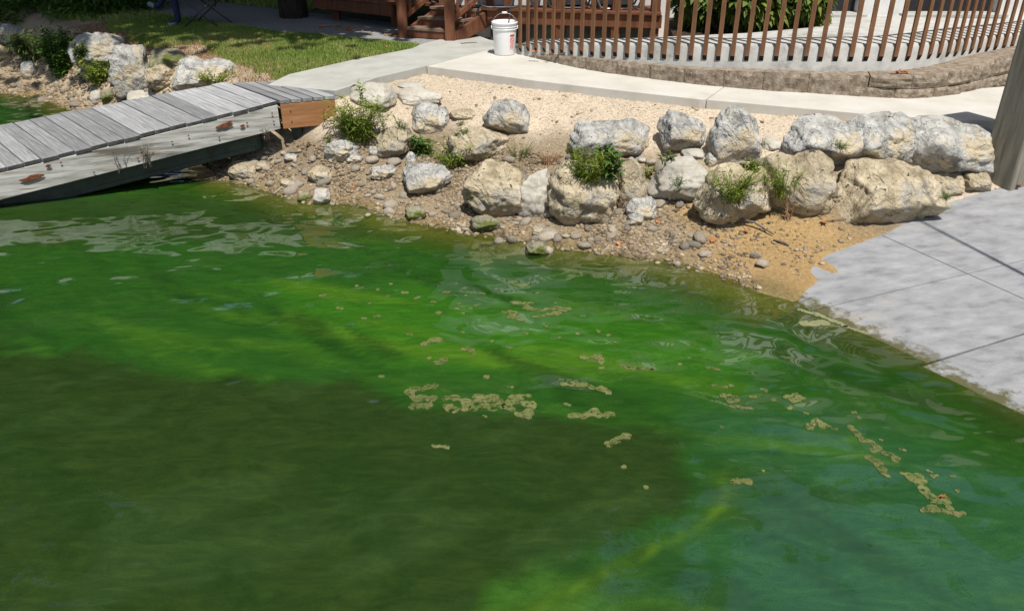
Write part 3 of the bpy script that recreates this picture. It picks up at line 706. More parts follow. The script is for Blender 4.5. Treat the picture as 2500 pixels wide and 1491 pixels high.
for (zz, wd, hg, off, nm) in ((.955, .035, .035, -.02, 'top_rail'),):
    for i in range(0, len(rails) - 1, 6):
        j = min(i + 6, len(rails) - 1)
        for a, b in zip(range(i, j), range(i + 1, j + 1)):
            pass
        a, b = rails[i], rails[j]
        mb = MB()
        for k in range(i, j):
            A_, B_ = rails[k], rails[k + 1]
            mb.bar(A_[0] + A_[1] * off + Vector((0, 0, zz)), B_[0] + B_[1] * off + Vector((0, 0, zz)), wd, hg)
        o = mb.build(nm, M['wood_fence'], fence); o.location = -fence.location

# ------------------------------------------------------------------ deck with stairs
deck = empty('deck', (.4, 11.6, .75))
tag(deck, 'raised brown timber deck with stairs behind the picket fence', 'deck')
def D(mb, name, m='wood_stain', bevel=.004):
    o = mb.build(name, M[m], deck, bevel=bevel); o.location = -deck.location; return o
DZ = 1.11
fl = [(-2.9, 12.35), (-1.62, 11.45), (-1.0, 11.3), (-.32, 10.92), (1.86, 10.47), (1.95, 11.12), (-.8, 11.12), (-.98, 12.6), (-2.9, 13.6)]
for i in range(21):
    y0 = 10.44 + i * .15
    q = clip_poly(fl, lambda p: p[1] - y0); q = clip_poly(q, lambda p: y0 + .143 - p[1]) if q else q
    if len(q) > 2: D(MB().prism(q, DZ - .035, DZ), 'deck_board', bevel=0)
for a, b in ((fl[3], fl[4]), (fl[1], fl[0]), (fl[4], (1.98, 12.4))):
    D(MB().bar((a[0], a[1] + .03, DZ - .115), (b[0], b[1] + .03, DZ - .115), .04, .155), 'fascia_board')
for a, b in ((fl[3], fl[4]), (fl[1], fl[0])):
    D(MB().bar((a[0], a[1], DZ - .018), (b[0], b[1], DZ - .018), .05, .034), 'nosing')
# stairs
Lf, Rt = Vector((*F(990, 90, ZW), ZW)), Vector((*F(1098, 98, ZW), ZW))
run = Vector((.55, .47, 0)).normalized()
acr = (Rt - Lf)
for k in range(3):
    a = Lf + run * (.2 * k) + Vector((0, 0, .11 * k)); b = a + acr
    D(MB().bar(a + Vector((0, 0, .045)), b + Vector((0, 0, .045)), .022, .088), 'riser')
    aa, bb = a + run * .125 + Vector((0, 0, .108)), b + run * .125 + Vector((0, 0, .108))
    D(MB().hexa([aa - run * .15 + Vector((0, 0, -.018)), bb - run * .15 + Vector((0, 0, -.018)), bb + run * .13 + Vector((0, 0, -.018)), aa + run * .13 + Vector((0, 0, -.018))],
                [aa - run * .15 + Vector((0, 0, .018)), bb - run * .15 + Vector((0, 0, .018)), bb + run * .13 + Vector((0, 0, .018)), aa + run * .13 + Vector((0, 0, .018))]), 'tread', 'wood_tread')
for base in (Lf - acr.normalized() * .03, Rt + acr.normalized() * .03):
    p0, p1 = base, base + run * .64
    t = acr.normalized() * .02
    v = [p0 - run * .05, p0 + run * .2, p1 + Vector((0, 0, .14)), p1 + Vector((0, 0, .36)), p0 + run * .02 + Vector((0, 0, .10))]
    n = len(v); V_ = [a - t for a in v] + [a + t for a in v]
    D(MB().add(V_, [tuple(range(n)), tuple(range(2 * n - 1, n - 1, -1))] + [(i, n + i, n + (i + 1) % n, (i + 1) % n) for i in range(n)]), 'stringer')
def post(x, y, z0, z1, w=.12): D(MB().box((x, y, (z0 + z1) / 2), (w, w, z1 - z0)), 'post')
for p in (Lf - acr.normalized() * .06, Rt - acr.normalized() * .02):
    post(p.x, p.y, .745, 1.78, .125)
    # sloping hand rails with balusters going up to the deck
    q = p + run * .66
    post(q.x, q.y, DZ - .2, 2.05, .1)
    for h_, w_2 in ((.22, .06), (.95, .07)):
        D(MB().bar(p + Vector((0, 0, h_)), q + Vector((0, 0, h_ + .36)), .04, w_2), 'hand_rail')
    for k in range(1, 5):
        b = p + run * (.66 * k / 5); D(MB().box(b + Vector((0, 0, .6 + .36 * k / 5)), (.035, .035, .74)), 'baluster', bevel=0)
for x in (-.05, .62, 1.32, 2.0):
    post(x if x < 1.9 else 1.8, 10.92 - .206 * (min(x, 1.8) + .32) + .09, .74, 2.1, .11)
post(-1.65, 11.8, .74, 2.1, .1); post(-2.6, 12.45, .74, 2.1, .1)
for z, h_ in ((1.27, .05), (2.05, .06)):
    D(MB().bar((-.05, 10.955, z), (1.8, 10.575, z), .04, h_), 'rail')
for k in range(16):
    x = .06 + k * .122
    if all(abs(x - q) > .07 for q in (.62, 1.32, 2.0)):
        x < 1.75 and D(MB().box((x, 10.955 - .206 * (x + .05), 1.64), (.032, .032, .76)), 'baluster', bevel=0)
D(MB().bar((-.28, 11.02, .83), (1.84, 10.58, .83), .04, .32), 'under_deck_shade', 'wood_dark', 0)  # dark board added in place of the shade under the deck

# ------------------------------------------------------------------ building behind
bld = empty('block_building', (4.2, 13.3, .75))
tag(bld, 'white painted block building with dark doorways behind the deck', 'building')
def B(mb, name, m='paint_white', bevel=0):
    o = mb.build(name, M[m], bld, bevel=bevel); o.location = -bld.location; return o
def wall_seg(x0, x1, y, z0, z1): B(MB().box(((x0 + x1) / 2, y + .1, (z0 + z1) / 2), (x1 - x0 - .002, .2, z1 - z0)), 'wall')
YB = 11.14
xa = F(2005, 33, 1.15)[0]; 
sc_ = YB / 13.0
YW = 9.8
def bx(px): return ray(px * K, 37)[0] * YW / ray(px * K, 37)[1]
d1, d2, d3, d4 = bx(1985), bx(2083), bx(2195), bx(2420)
wall_seg(-.75, 3.2, YB, .7, 3.9)
wall_seg(3.2, d1, YW, .7, 3.9); wall_seg(d1, d2, YW, 3.15, 3.9); wall_seg(d2, d3, YW, .7, 3.9); wall_seg(d3, d4, YW, 3.15, 3.9); wall_seg(d4, 9.5, YW, .7, 3.9)
B(MB().box((3.1, (YB + YW) / 2, 2.3), (.2, abs(YB - YW) - .22, 3.2)), 'wall')
for a, b in ((d1, d2), (d3, d4)):
    B(MB().box(((a + b) / 2, YW + .16, 2.15), (b - a - .01, .06, 2.0)), 'door', 'door_dark')
    B(MB().box(((a + b) / 2, YW - .02, 1.185), (b - a + .1, .3, .03)), 'sill', 'concrete_grey')
for x in (-.85, 9.6): B(MB().box((x, YB + 3.2, 2.3), (.2, 6.0, 3.2)), 'wall')
B(MB().box((6.4, YW + 1.6, 3.96), (6.8, 3.9, .12)), 'roof', 'roof')
B(MB().add([(-1.3, YB - .5, 3.9), (10.2, YB - .5, 3.9), (10.2, YB + 3.3, 5.6), (-1.3, YB + 3.3, 5.6), (-1.3, YB - .5, 4.02), (10.2, YB - .5, 4.02), (10.2, YB + 3.3, 5.72), (-1.3, YB + 3.3, 5.72)],
          [(3, 2, 1, 0), (4, 5, 6, 7), (0, 1, 5, 4), (1, 2, 6, 5), (2, 3, 7, 6), (3, 0, 4, 7)]), 'roof', 'roof')
B(MB().add([(-1.3, YB + 7.4, 3.9), (10.2, YB + 7.4, 3.9), (10.2, YB + 3.3, 5.6), (-1.3, YB + 3.3, 5.6), (-1.3, YB + 7.4, 4.02), (10.2, YB + 7.4, 4.02), (10.2, YB + 3.3, 5.73), (-1.3, YB + 3.3, 5.73)],
          [(0, 1, 2, 3), (7, 6, 5, 4), (4, 5, 1, 0), (5, 6, 2, 1), (6, 7, 3, 2), (7, 4, 0, 3)]), 'roof', 'roof')

# ------------------------------------------------------------------ gangway and landing
A, Bn = Vector((-2.2, 7.47, .744)), Vector((-4.5, 6.6, .35))
C_, Dn = A + Vector((-.676, .737, 0)) * 1.04, Bn + Vector((-.676, .737, 0)) * 1.54
gw = empty('gangway', (-3.6, 7.4, .0))
tag(gw, 'weathered grey plank gangway sloping down from the bank into the green water', 'gangway')
def G(mb, name, m, bevel=.003, smooth=False):
    o = mb.build(name, M[m], gw, bevel=bevel, smooth=smooth); o.location = -gw.location; return o
nPl = 18
def along(u, a, b): return a + (b - a) * u
planks_total = 25
def plank_mesh(n4, f4, th=.036):
    """plank drawn with its grain along local x so that the wood streaks follow it"""
    mid = sum((Vector(p) for p in n4 + f4), Vector()) / 4
    d = ((Vector(f4[0]) + Vector(f4[1])) - (Vector(n4[0]) + Vector(n4[1]))).normalized()
    return mid, d
for k in range(planks_total):
    g0 = (k + .022) / nPl; g1 = (k + .978) / nPl
    over_n = random.uniform(.0, .02); over_f = random.uniform(0, .03)
    n0, n1 = along(g0, A, Bn), along(g1, A, Bn); w_p = Vector((-.676, .737, 0))
    f0, f1 = n0 + w_p * (1.05 + .5 * g0), n1 + w_p * (1.05 + .5 * g1)
    d = (f0 - n0).normalized(); n0 = n0 - d * over_n; n1 = n1 - d * over_n; f0 = f0 + d * over_f; f1 = f1 + d * over_f
    jz = random.uniform(-.003, .004)
    mid = (n0 + n1 + f0 + f1) / 4; ang = math.atan2(d.y, d.x)
    R = Matrix.Rotation(-ang, 3, 'Z')
    up = Vector((0, 0, 1))
    top = [R @ (p - mid) + up * jz for p in (n0, f0, f1, n1)]; bot = [p - up * .036 for p in top]
    # extra cuts so that the plank can bow a little
    mb = MB().hexa(bot[::-1] if False else bot, top)
    o = mb.build('plank', M['wood_weathered'], gw, bevel=.004); o.data.materials.append(M['picket_end_shade2']); o.data.polygons[3].material_index = 1; o.data.polygons[5].material_index = 1; o.location = mid - gw.location; o.rotation_euler = (random.uniform(-.012, .012), random.uniform(-.004, .004), ang + random.uniform(-.006, .006))
ext = planks_total / nPl
gdir = (Bn - A).normalized(); gang = math.atan2(gdir.y, gdir.x)
def side_board(p0, p1, off, drop, name, m, th=.04, h=.225, bevel=.004):
    mid = (p0 + p1) / 2; d = p1 - p0; a = math.atan2(d.y, d.x); R = Matrix.Rotation(-a, 3, 'Z')
    e0, e1 = R @ (p0 - mid), R @ (p1 - mid)
    v = [e0 + Vector((0, off, -drop)), e1 + Vector((0, off, -drop)), e1 + Vector((0, off + th, -drop)), e0 + Vector((0, off + th, -drop))]
    mb = MB().hexa([q + Vector((0, 0, -h)) for q in v], v)
    o = mb.build(name, M[m], gw, bevel=bevel); o.location = mid - gw.location; o.rotation_euler = (0, 0, a); return o
nE, fE = along(ext, A, Bn), along(ext, C_, Dn)
side_board(A, nE, -.03, .038, 'side_board', 'wood_white')
side_board(C_, fE, -.02, .038, 'side_board', 'wood_white')
mid_n, mid_f = (A + C_) / 2, (nE + fE) / 2
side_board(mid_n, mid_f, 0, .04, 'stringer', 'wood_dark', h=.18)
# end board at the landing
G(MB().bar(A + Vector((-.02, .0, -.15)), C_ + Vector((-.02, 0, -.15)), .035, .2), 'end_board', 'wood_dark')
# steel beam float under the gangway
b0, b1 = along(.06, A, Bn) + Vector((-.12, .22, -.37)), along(1.25, A, Bn) + Vector((-.12, .22, -.36))
G(MB().bar(b0, b1, .22, .2), 'float', 'float_dark', .05)
G(MB().bar(b0 + Vector((-.02, -.115, -.07)), b1 + Vector((-.02, -.115, -.07)), .03, .05), 'float_rib', 'float_dark', .01)
G(MB().bar(along(.06, C_, Dn) + Vector((0, -.2, -.37)), along(1.25, C_, Dn) + Vector((0, -.2, -.36)), .22, .2), 'float', 'float_dark', .05)
# rusty plates and bolts on the side board
sb_n = Vector((gdir.y, -gdir.x, 0)).normalized(); sb_n = sb_n if sb_n.y < 0 else -sb_n
def on_board(px, py):
    d = ray(px, py); p0 = A + sb_n * .012; n_ = sb_n
    t = (p0 - Vector((0, 0, CAM_H))).dot(n_) / Vector(d).dot(n_)
    return Vector((0, 0, CAM_H)) + Vector(d) * t
def blob_plate(c, w, h, name, m, seed, th=.003):
    rr = random.Random(seed); n = 18; pts = []
    for k in range(n):
        a = 2 * math.pi * k / n; q = rr.uniform(.7, 1.1)
        pts.append((math.cos(a) * w / 2 * q, math.sin(a) * h / 2 * q))
    t = gdir
    v = [c + t * a + Vector((0, 0, b)) for a, b in pts] + [c + t * (a * .92) + Vector((0, 0, b * .92)) + sb_n * th for a, b in pts]
    f = [tuple(range(n, 2 * n))] + [(i, (i + 1) % n, n + (i + 1) % n, n + i) for i in range(n)]
    G(MB().add(v, f), name, m, 0)
for i, (px, py, w, h) in enumerate([(548, 306, .16, .05), (592, 307, .05, .03), (80, 433, .21, .05), (118, 404, .05, .03), (560, 298, .05, .03)]):
    blob_plate(on_board(px, py) + sb_n * .012, w, h, 'rust_patch', 'rust', i)
for px, py in ((664, 276), (668, 296), (603, 300), (149, 396), (344, 364), (337, 386), (535, 335), (460, 330), (230, 420), (420, 345)):
    c = on_board(px, py) + sb_n * .012
    G(MB().tube([c, c + sb_n * .004], .008, 8), 'bolt', 'rust', 0)

ld = empty('landing_platform', (-2.2, 7.9, .5))
tag(ld, 'short grey plank landing with a new orange-brown side board', 'landing')
l0, l1 = A + Vector((.02, .008, .002)), Vector((*W(818, 233, .748), .748))
l3, l2 = l0 + Vector((-.676, .737, 0)) * 1.0, l1 + Vector((-.676, .737, 0)) * .9
nl = 5
for k in range(nl):
    g0, g1 = (k + .07) / nl, (k + .93) / nl
    q = [along(g0, l0, l1), along(g1, l0, l1), along(g1, l3, l2), along(g0, l3, l2)]
    q = [p + Vector((0, 0, random.uniform(-.003, .003))) for p in q]
    mid = sum(q, Vector()) / 4; d = (q[3] - q[0]).normalized(); a = math.atan2(d.y, d.x); R = Matrix.Rotation(-a, 3, 'Z')
    top = [R @ (p - mid) for p in q]
    o = MB().hexa([p - Vector((0, 0, .038)) for p in top], top).build('plank', M['wood_weathered'], ld, bevel=.005); o.location = mid - ld.location; o.rotation_euler = (0, 0, a)
ldir = (l1 - l0).normalized(); la = math.atan2(ldir.y, ldir.x)
fm = (l0 + l1) / 2
o = MB().box((0, .02, 0), ((l1 - l0).length - .01, .036, .235)).build('side_board', M['wood_new'], ld, bevel=.004); o.location = fm + Vector((0, 0, -.158)) - ld.location; o.rotation_euler = (0, 0, la)
for (u, z) in ((-.17, .05), (-.17, -.05), (.19, .06), (.18, -.04)):
    p = fm + ldir * u + Vector((0, 0, -.158 + z)) + Vector((ldir.y, -ldir.x, 0)) * -.0
    nrm = Vector((ldir.y, -ldir.x, 0))
    MB().tube([p + nrm * .0, p + nrm * .006], .006, 8).build('nail', M['rust'], ld).location = -ld.location
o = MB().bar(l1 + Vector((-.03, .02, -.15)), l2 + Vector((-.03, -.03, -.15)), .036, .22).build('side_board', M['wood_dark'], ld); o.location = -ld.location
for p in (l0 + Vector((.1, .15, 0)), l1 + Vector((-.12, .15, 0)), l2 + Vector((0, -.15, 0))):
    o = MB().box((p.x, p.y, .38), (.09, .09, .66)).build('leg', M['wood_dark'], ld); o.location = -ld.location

# ------------------------------------------------------------------ piling at the right, tall pole beyond the frame
pb = W(2440, 448, .36)
pz = .30
po = empty('timber_post', (pb[0] + .13, pb[1] + .12, pz))
tag(po, 'thick weathered square timber post standing beside the concrete boat ramp', 'post')
mb = MB()
for k in range(9):
    pass
me = MB().box((0, 0, .70), (.31, .31, 1.75))
o = me.build('shaft', M['wood_post'], po, bevel=.02); o.rotation_euler = (0, 0, math.radians(24))
o = MB().tube([(-.02, -.185, .06), (0, -.19, .065)], .012, 8).build('bolt', M['rust'], po)
pole_shadow_tip = Vector((*W(2192, 502, .24), .24)); off = 5.2
pole_base = Vector((pole_shadow_tip.x, pole_shadow_tip.y, .24)) + Vector((TO_SUN.x, TO_SUN.y, 0)) / TO_SUN.z * off
MBp = MB().tube([(0, 0, -.8), (0, 0, off * .5), (0, 0, off)], [.018, .015, .012], 12)
o = MBp.build('pole', M['wood_post'], None, True); o.location = (pole_base.x, pole_base.y, .24)
tag(o, 'tall slim pole out of frame that shades the boat ramp', 'pole')

# ------------------------------------------------------------------ boulders
def ico(sub):
    bm = bmesh.new(); bmesh.ops.create_icosphere(bm, subdivisions=sub, radius=1.0)
    v = np.array([x.co[:] for x in bm.verts]); f = np.array([[q.index for q in x.verts] for x in bm.faces]); bm.free()
    return v, f
ICO = {k: ico(k) for k in (1, 2, 3, 4, 5)}
def voro(p, s_):
    """cell value, and distance from the cell border, of a jittered 3-D cell pattern"""
    i = np.floor(p).astype(np.int64); b1 = np.full(len(p), 9.0); b2 = np.full(len(p), 9.0); val = np.zeros(len(p))
    for a in (-1, 0, 1):
        for b in (-1, 0, 1):
            for c in (-1, 0, 1):
                j = i + np.array((a, b, c)); q = np.stack([j[:, k] + .5 + .45 * _h(j[:, 0], j[:, 1], j[:, 2], s_ + k) for k in range(3)], -1)
                d = np.linalg.norm(p - q, axis=1); v_ = _h(j[:, 0], j[:, 1], j[:, 2], s_ + 9)
                n1_ = d < b1; b2 = np.where(n1_, b1, np.minimum(b2, d)); val = np.where(n1_, v_, val); b1 = np.where(n1_, d, b1)
    return val, b2 - b1
def rock_shape(seed, sub, planes=16, p=70, rough=.28):
    r = np.random.default_rng(seed); v, f = ICO[sub]
    n = r.normal(size=(planes, 3)); n /= np.linalg.norm(n, axis=1)[:, None]
    n[0] = (r.uniform(-.3, .3), -.3, 1); n[1] = (r.uniform(-.35, .35), -.85, .55); n[2] = (1, -.25, r.uniform(-.2, .4)); n[3] = (-1, -.2, r.uniform(-.2, .4)); n[4] = (r.uniform(-.3, .3), -.8, -.6)
    n /= np.linalg.norm(n, axis=1)[:, None]
    off = r.uniform(.62, .95, planes); off[:4] = r.uniform(.62, .82, 4); off[4] = r.uniform(.86, 1.0)
    d = np.clip(v @ n.T, 0, None) / off
    rad = ((d ** p).sum(1) + 1.28 ** -p) ** (-1 / p)
    q = v * rad[:, None]
    q += v * (.13 * fbm(q * 1.6 + seed, 3, seed))[:, None] * rough
    lo, hi = q.min(0), q.max(0)
    return (q - (lo + hi) / 2) / ((hi - lo) / 2), v, f
DEF_PROF = [(0, .25, .75), (.22, .04, .96), (.6, 0, 1), (.85, .1, .9), (1, .28, .72)]
def add_boulder(box, label, m='rock_grey', taper=0.0, lean=0.0, seed=1, depth=.8, ridge=1.0, sink=.18, group=None, hmin=.38, prof=None):
    x0, y0, x1, y1 = box
    xc = (x0 + x1) / 2
    gx_, gy_, gz_ = on_ground(xc, y1)
    k = ppm((gx_, gy_, gz_)); w = (x1 - x0) / k * 1.02
    dep = depth * w
    R_ = math.hypot(gx_, gy_); fx, fy = gx_ / R_, gy_ / R_
    def top_h(dp):
        d = ray(xc, y0); yc = gy_ + fy * dp * .36; return CAM_H + d[2] / d[1] * yc - gz_
    h = top_h(dep)
    while h < hmin * w and dep > .5 * w:
        dep *= .9; h = top_h(dep)
    h = max(h * .96, (.46 if (y1 - y0) > .5 * (x1 - x0) else .14) * w)
    sub = 5 if (x1 - x0) > 60 else (4 if (x1 - x0) > 35 else 3)
    q, dirs, f = rock_shape(seed * 7 + 3, sub)
    tz_ = (q[:, 2] + 1) / 2
    q = q.copy()
    pr = np.array(prof or DEF_PROF); nb = 14; bi = np.clip((tz_ * nb).astype(int), 0, nb - 1)
    lo_ = np.array([q[bi == b, 0].min() if (bi == b).any() else -.3 for b in range(nb)]); hi_ = np.array([q[bi == b, 0].max() if (bi == b).any() else .3 for b in range(nb)])
    tb = (np.arange(nb) + .5) / nb; L0, H0 = np.interp(tz_, tb, lo_), np.interp(tz_, tb, hi_)
    pl, ph = np.interp(tz_, pr[:, 0], pr[:, 1]) * 2 - 1, np.interp(tz_, pr[:, 0], pr[:, 2]) * 2 - 1
    fr = np.clip((q[:, 0] - L0) / (H0 - L0 + 1e-6), -.05, 1.05); x_new = pl + (ph - pl) * fr
    q[:, 0] = .5 * q[:, 0] + .5 * x_new
    q[:, 1] = q[:, 1] * np.interp(tz_, [0, .3, .55, 1], [.80, .97, 1.0, .82])
    lo, hi = q[:, 0].min(), q[:, 0].max(); q[:, 0] = (q[:, 0] - (lo + hi) / 2) / ((hi - lo) / 2)
    q[:, 1] += .22 * (tz_ - .3) * h / dep
    S = np.array((w / 2, dep / 2, h / 2 * (1 + sink))); v = q * S
    size = float(np.clip(min(w, h, dep), .06, .6)); amp = size
    u = v / size
    wp = u + .35 * np.stack([fbm(u * 2 + seed, 2, seed + 40), fbm(u * 2 + seed + 9, 2, seed + 41), fbm(u * 2 + seed + 19, 2, seed + 42)], -1)
    cv, cb = voro(wp * np.array((1.5, 1.5, 2.3)) + seed, seed)
    cv2, cb2 = voro(wp * np.array((3.6, 3.6, 5.6)) + seed, seed + 3)
    strat = vnoise(np.stack([u[:, 0] * 1.3, u[:, 1] * 1.3, u[:, 2] * 8 + u[:, 0] * 1.8], -1) + seed, seed + 5)
    pit = np.clip(vnoise(u * 7 + seed, seed + 11) - .42, 0, 1)
    ledge = np.abs(strat) ** .5 * np.sign(strat)
    disp = amp * ridge * (  .030 * cv - .034 * sstep(.07, 0, cb) + .012 * cv2 + .014 * fbm(u * 3 + seed, 4, seed + 2) + .036 * ledge - .11 * pit * (seed % 3 != 0) + .034 * fbm(u * 12 + seed, 4, seed + 7))
    v = v + dirs * disp[:, None]
    me = mesh_from('boulder', v, f, M[m], sub < 5)
    o = obj('boulder', me, None, (gx_ + fx * dep * .32, gy_ + fy * dep * .32, gz_ + h / 2 - sink * h / 2))
    tag(o, label, 'boulder', group)
    return o
GR, CR, MO, PA = 'rock_grey', 'rock_cream', 'rock_moss', 'rock_pale'
G1 = 'riprap boulders on the near bank'; G2 = 'riprap boulders on the far left bank'
PROF = {'biggest cream boulder with a ledge': [(0, 0.15, 0.75), (0.2, 0.02, 0.85), (0.6, 0.05, 0.97), (0.85, 0.15, 1), (1, 0.35, 0.95)], 'long rugged blue-grey boulder': [(0, 0.3, 0.85), (0.15, 0.05, 0.95), (0.4, 0, 1), (0.7, 0.04, 0.9), (1, 0.14, 0.62)], 'rounded grey boulder between': [(0, 0.35, 0.8), (0.3, 0.1, 0.95), (0.6, 0, 1), (0.85, 0.12, 0.9), (1, 0.3, 0.75)], 'tall pitted grey': [(0, 0.5, 0.8), (0.15, 0.1, 0.97), (0.45, 0, 1), (0.7, 0.14, 0.85), (1, 0.36, 0.58)], 'upright grey-cream': [(0, 0.25, 0.8), (0.3, 0, 0.9), (0.7, 0.12, 1), (1, 0.3, 0.85)], 'big cream boulder with weeds': [(0, 0.4, 0.6), (0.25, 0.04, 0.85), (0.5, 0, 0.95), (0.75, 0.05, 1), (1, 0.25, 0.6)], 'narrow tan upright': [(0, 0.3, 0.6), (0.4, 0.1, 1), (0.8, 0.1, 0.9), (1, 0.3, 0.7)], 'slanting light grey': [(0, 0.15, 0.4), (0.25, 0, 0.68), (0.6, 0.3, 1), (1, 0.52, 0.95)], 'broad pale boulder with weeds': [(0, 0.25, 0.9), (0.25, 0, 1), (0.6, 0.1, 0.97), (0.85, 0.25, 0.75), (1, 0.4, 0.6)], 'cream boulder with a tuft': [(0, 0.25, 0.8), (0.25, 0.08, 0.95), (0.6, 0, 1), (0.85, 0.05, 0.9), (1, 0.15, 0.6)], 'big smooth grey': [(0, 0.58, 0.8), (0.2, 0.22, 0.97), (0.5, 0, 1), (0.8, 0.1, 0.95), (1, 0.2, 0.55)], 'light grey boulder wedged': [(0, 0.2, 0.7), (0.4, 0, 0.95), (0.8, 0.1, 1), (1, 0.3, 0.7)], 'large long grey': [(0, 0.3, 0.6), (0.25, 0.08, 0.85), (0.6, 0.02, 1), (0.85, 0.06, 0.97), (1, 0.12, 0.7)], 'huge tan pyramid': [(0, 0.3, 0.85), (0.15, 0.05, 1), (0.45, 0.1, 0.95), (0.75, 0.25, 0.7), (1, 0.4, 0.55)], 'peaked grey': [(0, 0.5, 0.85), (0.2, 0.1, 0.95), (0.5, 0.05, 0.9), (0.8, 0.3, 0.75), (1, 0.4, 0.55)], 'mossy pointed stone': [(0, 0, 1), (0.4, 0.1, 0.85), (1, 0.35, 0.6)], 'tan boulder with a diagonal': [(0, 0.1, 0.7), (0.3, 0, 0.9), (0.7, 0.1, 1), (1, 0.5, 0.95)]}
near = [
 ((856, 204, 966, 268), 'rugged pale grey boulder half hidden behind the tall weeds beside the landing', PA, .2, 0),
 ((960, 198, 1040, 222), 'flat pale slab rock at the top of the gravel near the walkway corner', PA, .1, 0),
 ((963, 214, 1082, 262), 'low whitish ledge rock in the gravel behind the weeds', PA, .15, .1),
 ((1000, 250, 1098, 326), 'crumbly light grey boulder above the tan cleft boulder', GR, .2, 0),
 ((1095, 266, 1160, 296), 'small tan angular rock below the gravel slope', CR, .2, 0),
 ((1180, 238, 1293, 332), 'peaked grey boulder alone at the gravel edge below the bucket', GR, .5, .15),
 ((908, 306, 1013, 394), 'tan boulder with a diagonal cleft at the left of the bank', CR, .15, .2),
 ((798, 340, 878, 402), 'rounded blue-grey boulder near the landing shadow', GR, .15, -.1),
 ((843, 374, 889, 399), 'small grey stone tucked against the rounded blue-grey boulder', GR, 0, 0),
 ((901, 356, 929, 394), 'small upright grey stone left of the tan cleft boulder', GR, .3, 0),
 ((1089, 313, 1249, 398), 'broad pale tan boulder behind the big cream boulder', CR, .25, 0),
 ((982, 403, 1102, 478), 'flat-faced pale grey boulder lying in the left rubble', GR, .2, 0),
 ((1128, 390, 1285, 540), 'biggest cream boulder with a ledge across its lower face', CR, .05, .18),
 ((764, 460, 809, 500), 'small whitish grey stone at the waterline left of the leaf', PA, .3, 0),
 ((989, 502, 1042, 539), 'mossy brown stone sitting at the waterline left of the cream boulder', MO, .3, 0),
 ((1147, 523, 1220, 572), 'mossy-footed stone in front of the biggest cream boulder', MO, .2, 0),
 ((901, 403, 968, 441), 'low flat grey rock in the rubble below the cleft boulder', GR, .2, 0),
 ((752, 411, 817, 444), 'low pinkish grey rock in the left rubble', CR, .3, 0),
 ((555, 395, 631, 438), 'sloping pale slab at the water beside the gangway shadow', CR, .35, .3),
 ((625, 393, 662, 418), 'small pale rock next to the sloping slab by the gangway', CR, .2, 0),
 ((990, 371, 1020, 415), 'narrow upright grey stone below the dark weeds', GR, .35, 0),
 ((694, 374, 729, 396), 'small rock at the edge of the landing shadow', GR, .2, 0),
 ((684, 436, 717, 460), 'small tan rock at the waterline beside the pale twig', CR, .2, 0),
 ((726, 468, 763, 493), 'small green-stained stone at the waterline by the whitish stone', MO, .2, 0),
 ((1385, 293, 1603, 394), 'long rugged blue-grey boulder above the bright green weeds', GR, .22, -.05),
 ((1603, 270, 1720, 380), 'rounded grey boulder between the long one and the tall pitted one', GR, .15, 0),
 ((1722, 249, 1850, 403), 'tall pitted grey boulder standing highest against the walkway', GR, .45, 0),
 ((1258, 411, 1347, 529), 'upright grey-cream boulder right of the biggest cream boulder', PA, .15, 0),
 ((1334, 392, 1515, 552), 'big cream boulder with weeds growing on its top', CR, .05, .05),
 ((1496, 384, 1573, 510), 'narrow tan upright boulder right of the bright green weeds', CR, .35, 0),
 ((1523, 480, 1605, 538), 'small grey boulder at the foot of the narrow tan one', GR, .1, 0),
 ((1530, 521, 1573, 551), 'dark grey stone in front of the small grey boulder', GR, .1, 0),
 ((1575, 378, 1724, 502), 'slanting light grey boulder below the rounded grey one', PA, .05, .35),
 ((1722, 370, 1755, 409), 'small round grey stone under the tall pitted boulder', GR, .1, 0),
 ((1688, 396, 1883, 557), 'broad pale boulder with weeds spilling over its face', CR, .35, 0),
 ((1662, 362, 1721, 390), 'flat light stone wedged beneath the rounded grey boulder', PA, .2, 0),
 ((1299, 550, 1329, 577), 'small yellowish stone at the edge of the mud below the big boulders', CR, .2, 0),
 ((1283, 590, 1342, 624), 'mossy pointed stone standing alone in the green water', MO, .6, 0),
 ((1551, 384, 1579, 403), 'little stone behind the narrow tan boulder', GR, .1, 0),
 ((1860, 333, 1909, 368), 'small pale stone half buried in the gravel right of the tall boulder', PA, .2, 0),
 ((1852, 369, 2028, 528), 'cream boulder with a tuft of weeds on its left shoulder', CR, .18, 0),
 ((1907, 285, 2103, 420), 'big smooth grey boulder overhanging a hollow near the walkway', GR, .1, -.1),
 ((2050, 276, 2228, 400), 'light grey boulder wedged between the two big grey ones', GR, .25, 0),
 ((2178, 282, 2410, 433), 'large long grey boulder nearest the timber post', GR, .12, -.08),
 ((2022, 384, 2271, 543), 'huge tan pyramid-shaped boulder beside the boat ramp', CR, .55, -.1),
 ((2249, 428, 2344, 476), 'flat tan slab stone between the huge boulder and the post', CR, .1, 0),
 ((2403, 312, 2440, 358), 'dark shaded stone just left of the timber post', GR, .1, 0),
 ((2366, 360, 2413, 418), 'brownish stone in the shade at the foot of the post', MO, .1, 0),
 ((2342, 419, 2411, 472), 'brown sloping stone beside the top of the boat ramp', CR, .3, 0),
]
for i, (b, lab, m, tp, ln) in enumerate(near):
    add_boulder(b, lab, m, tp, ln, seed=i + 211, group=G1, prof=next((v for k_, v in PROF.items() if lab.startswith(k_)), None))
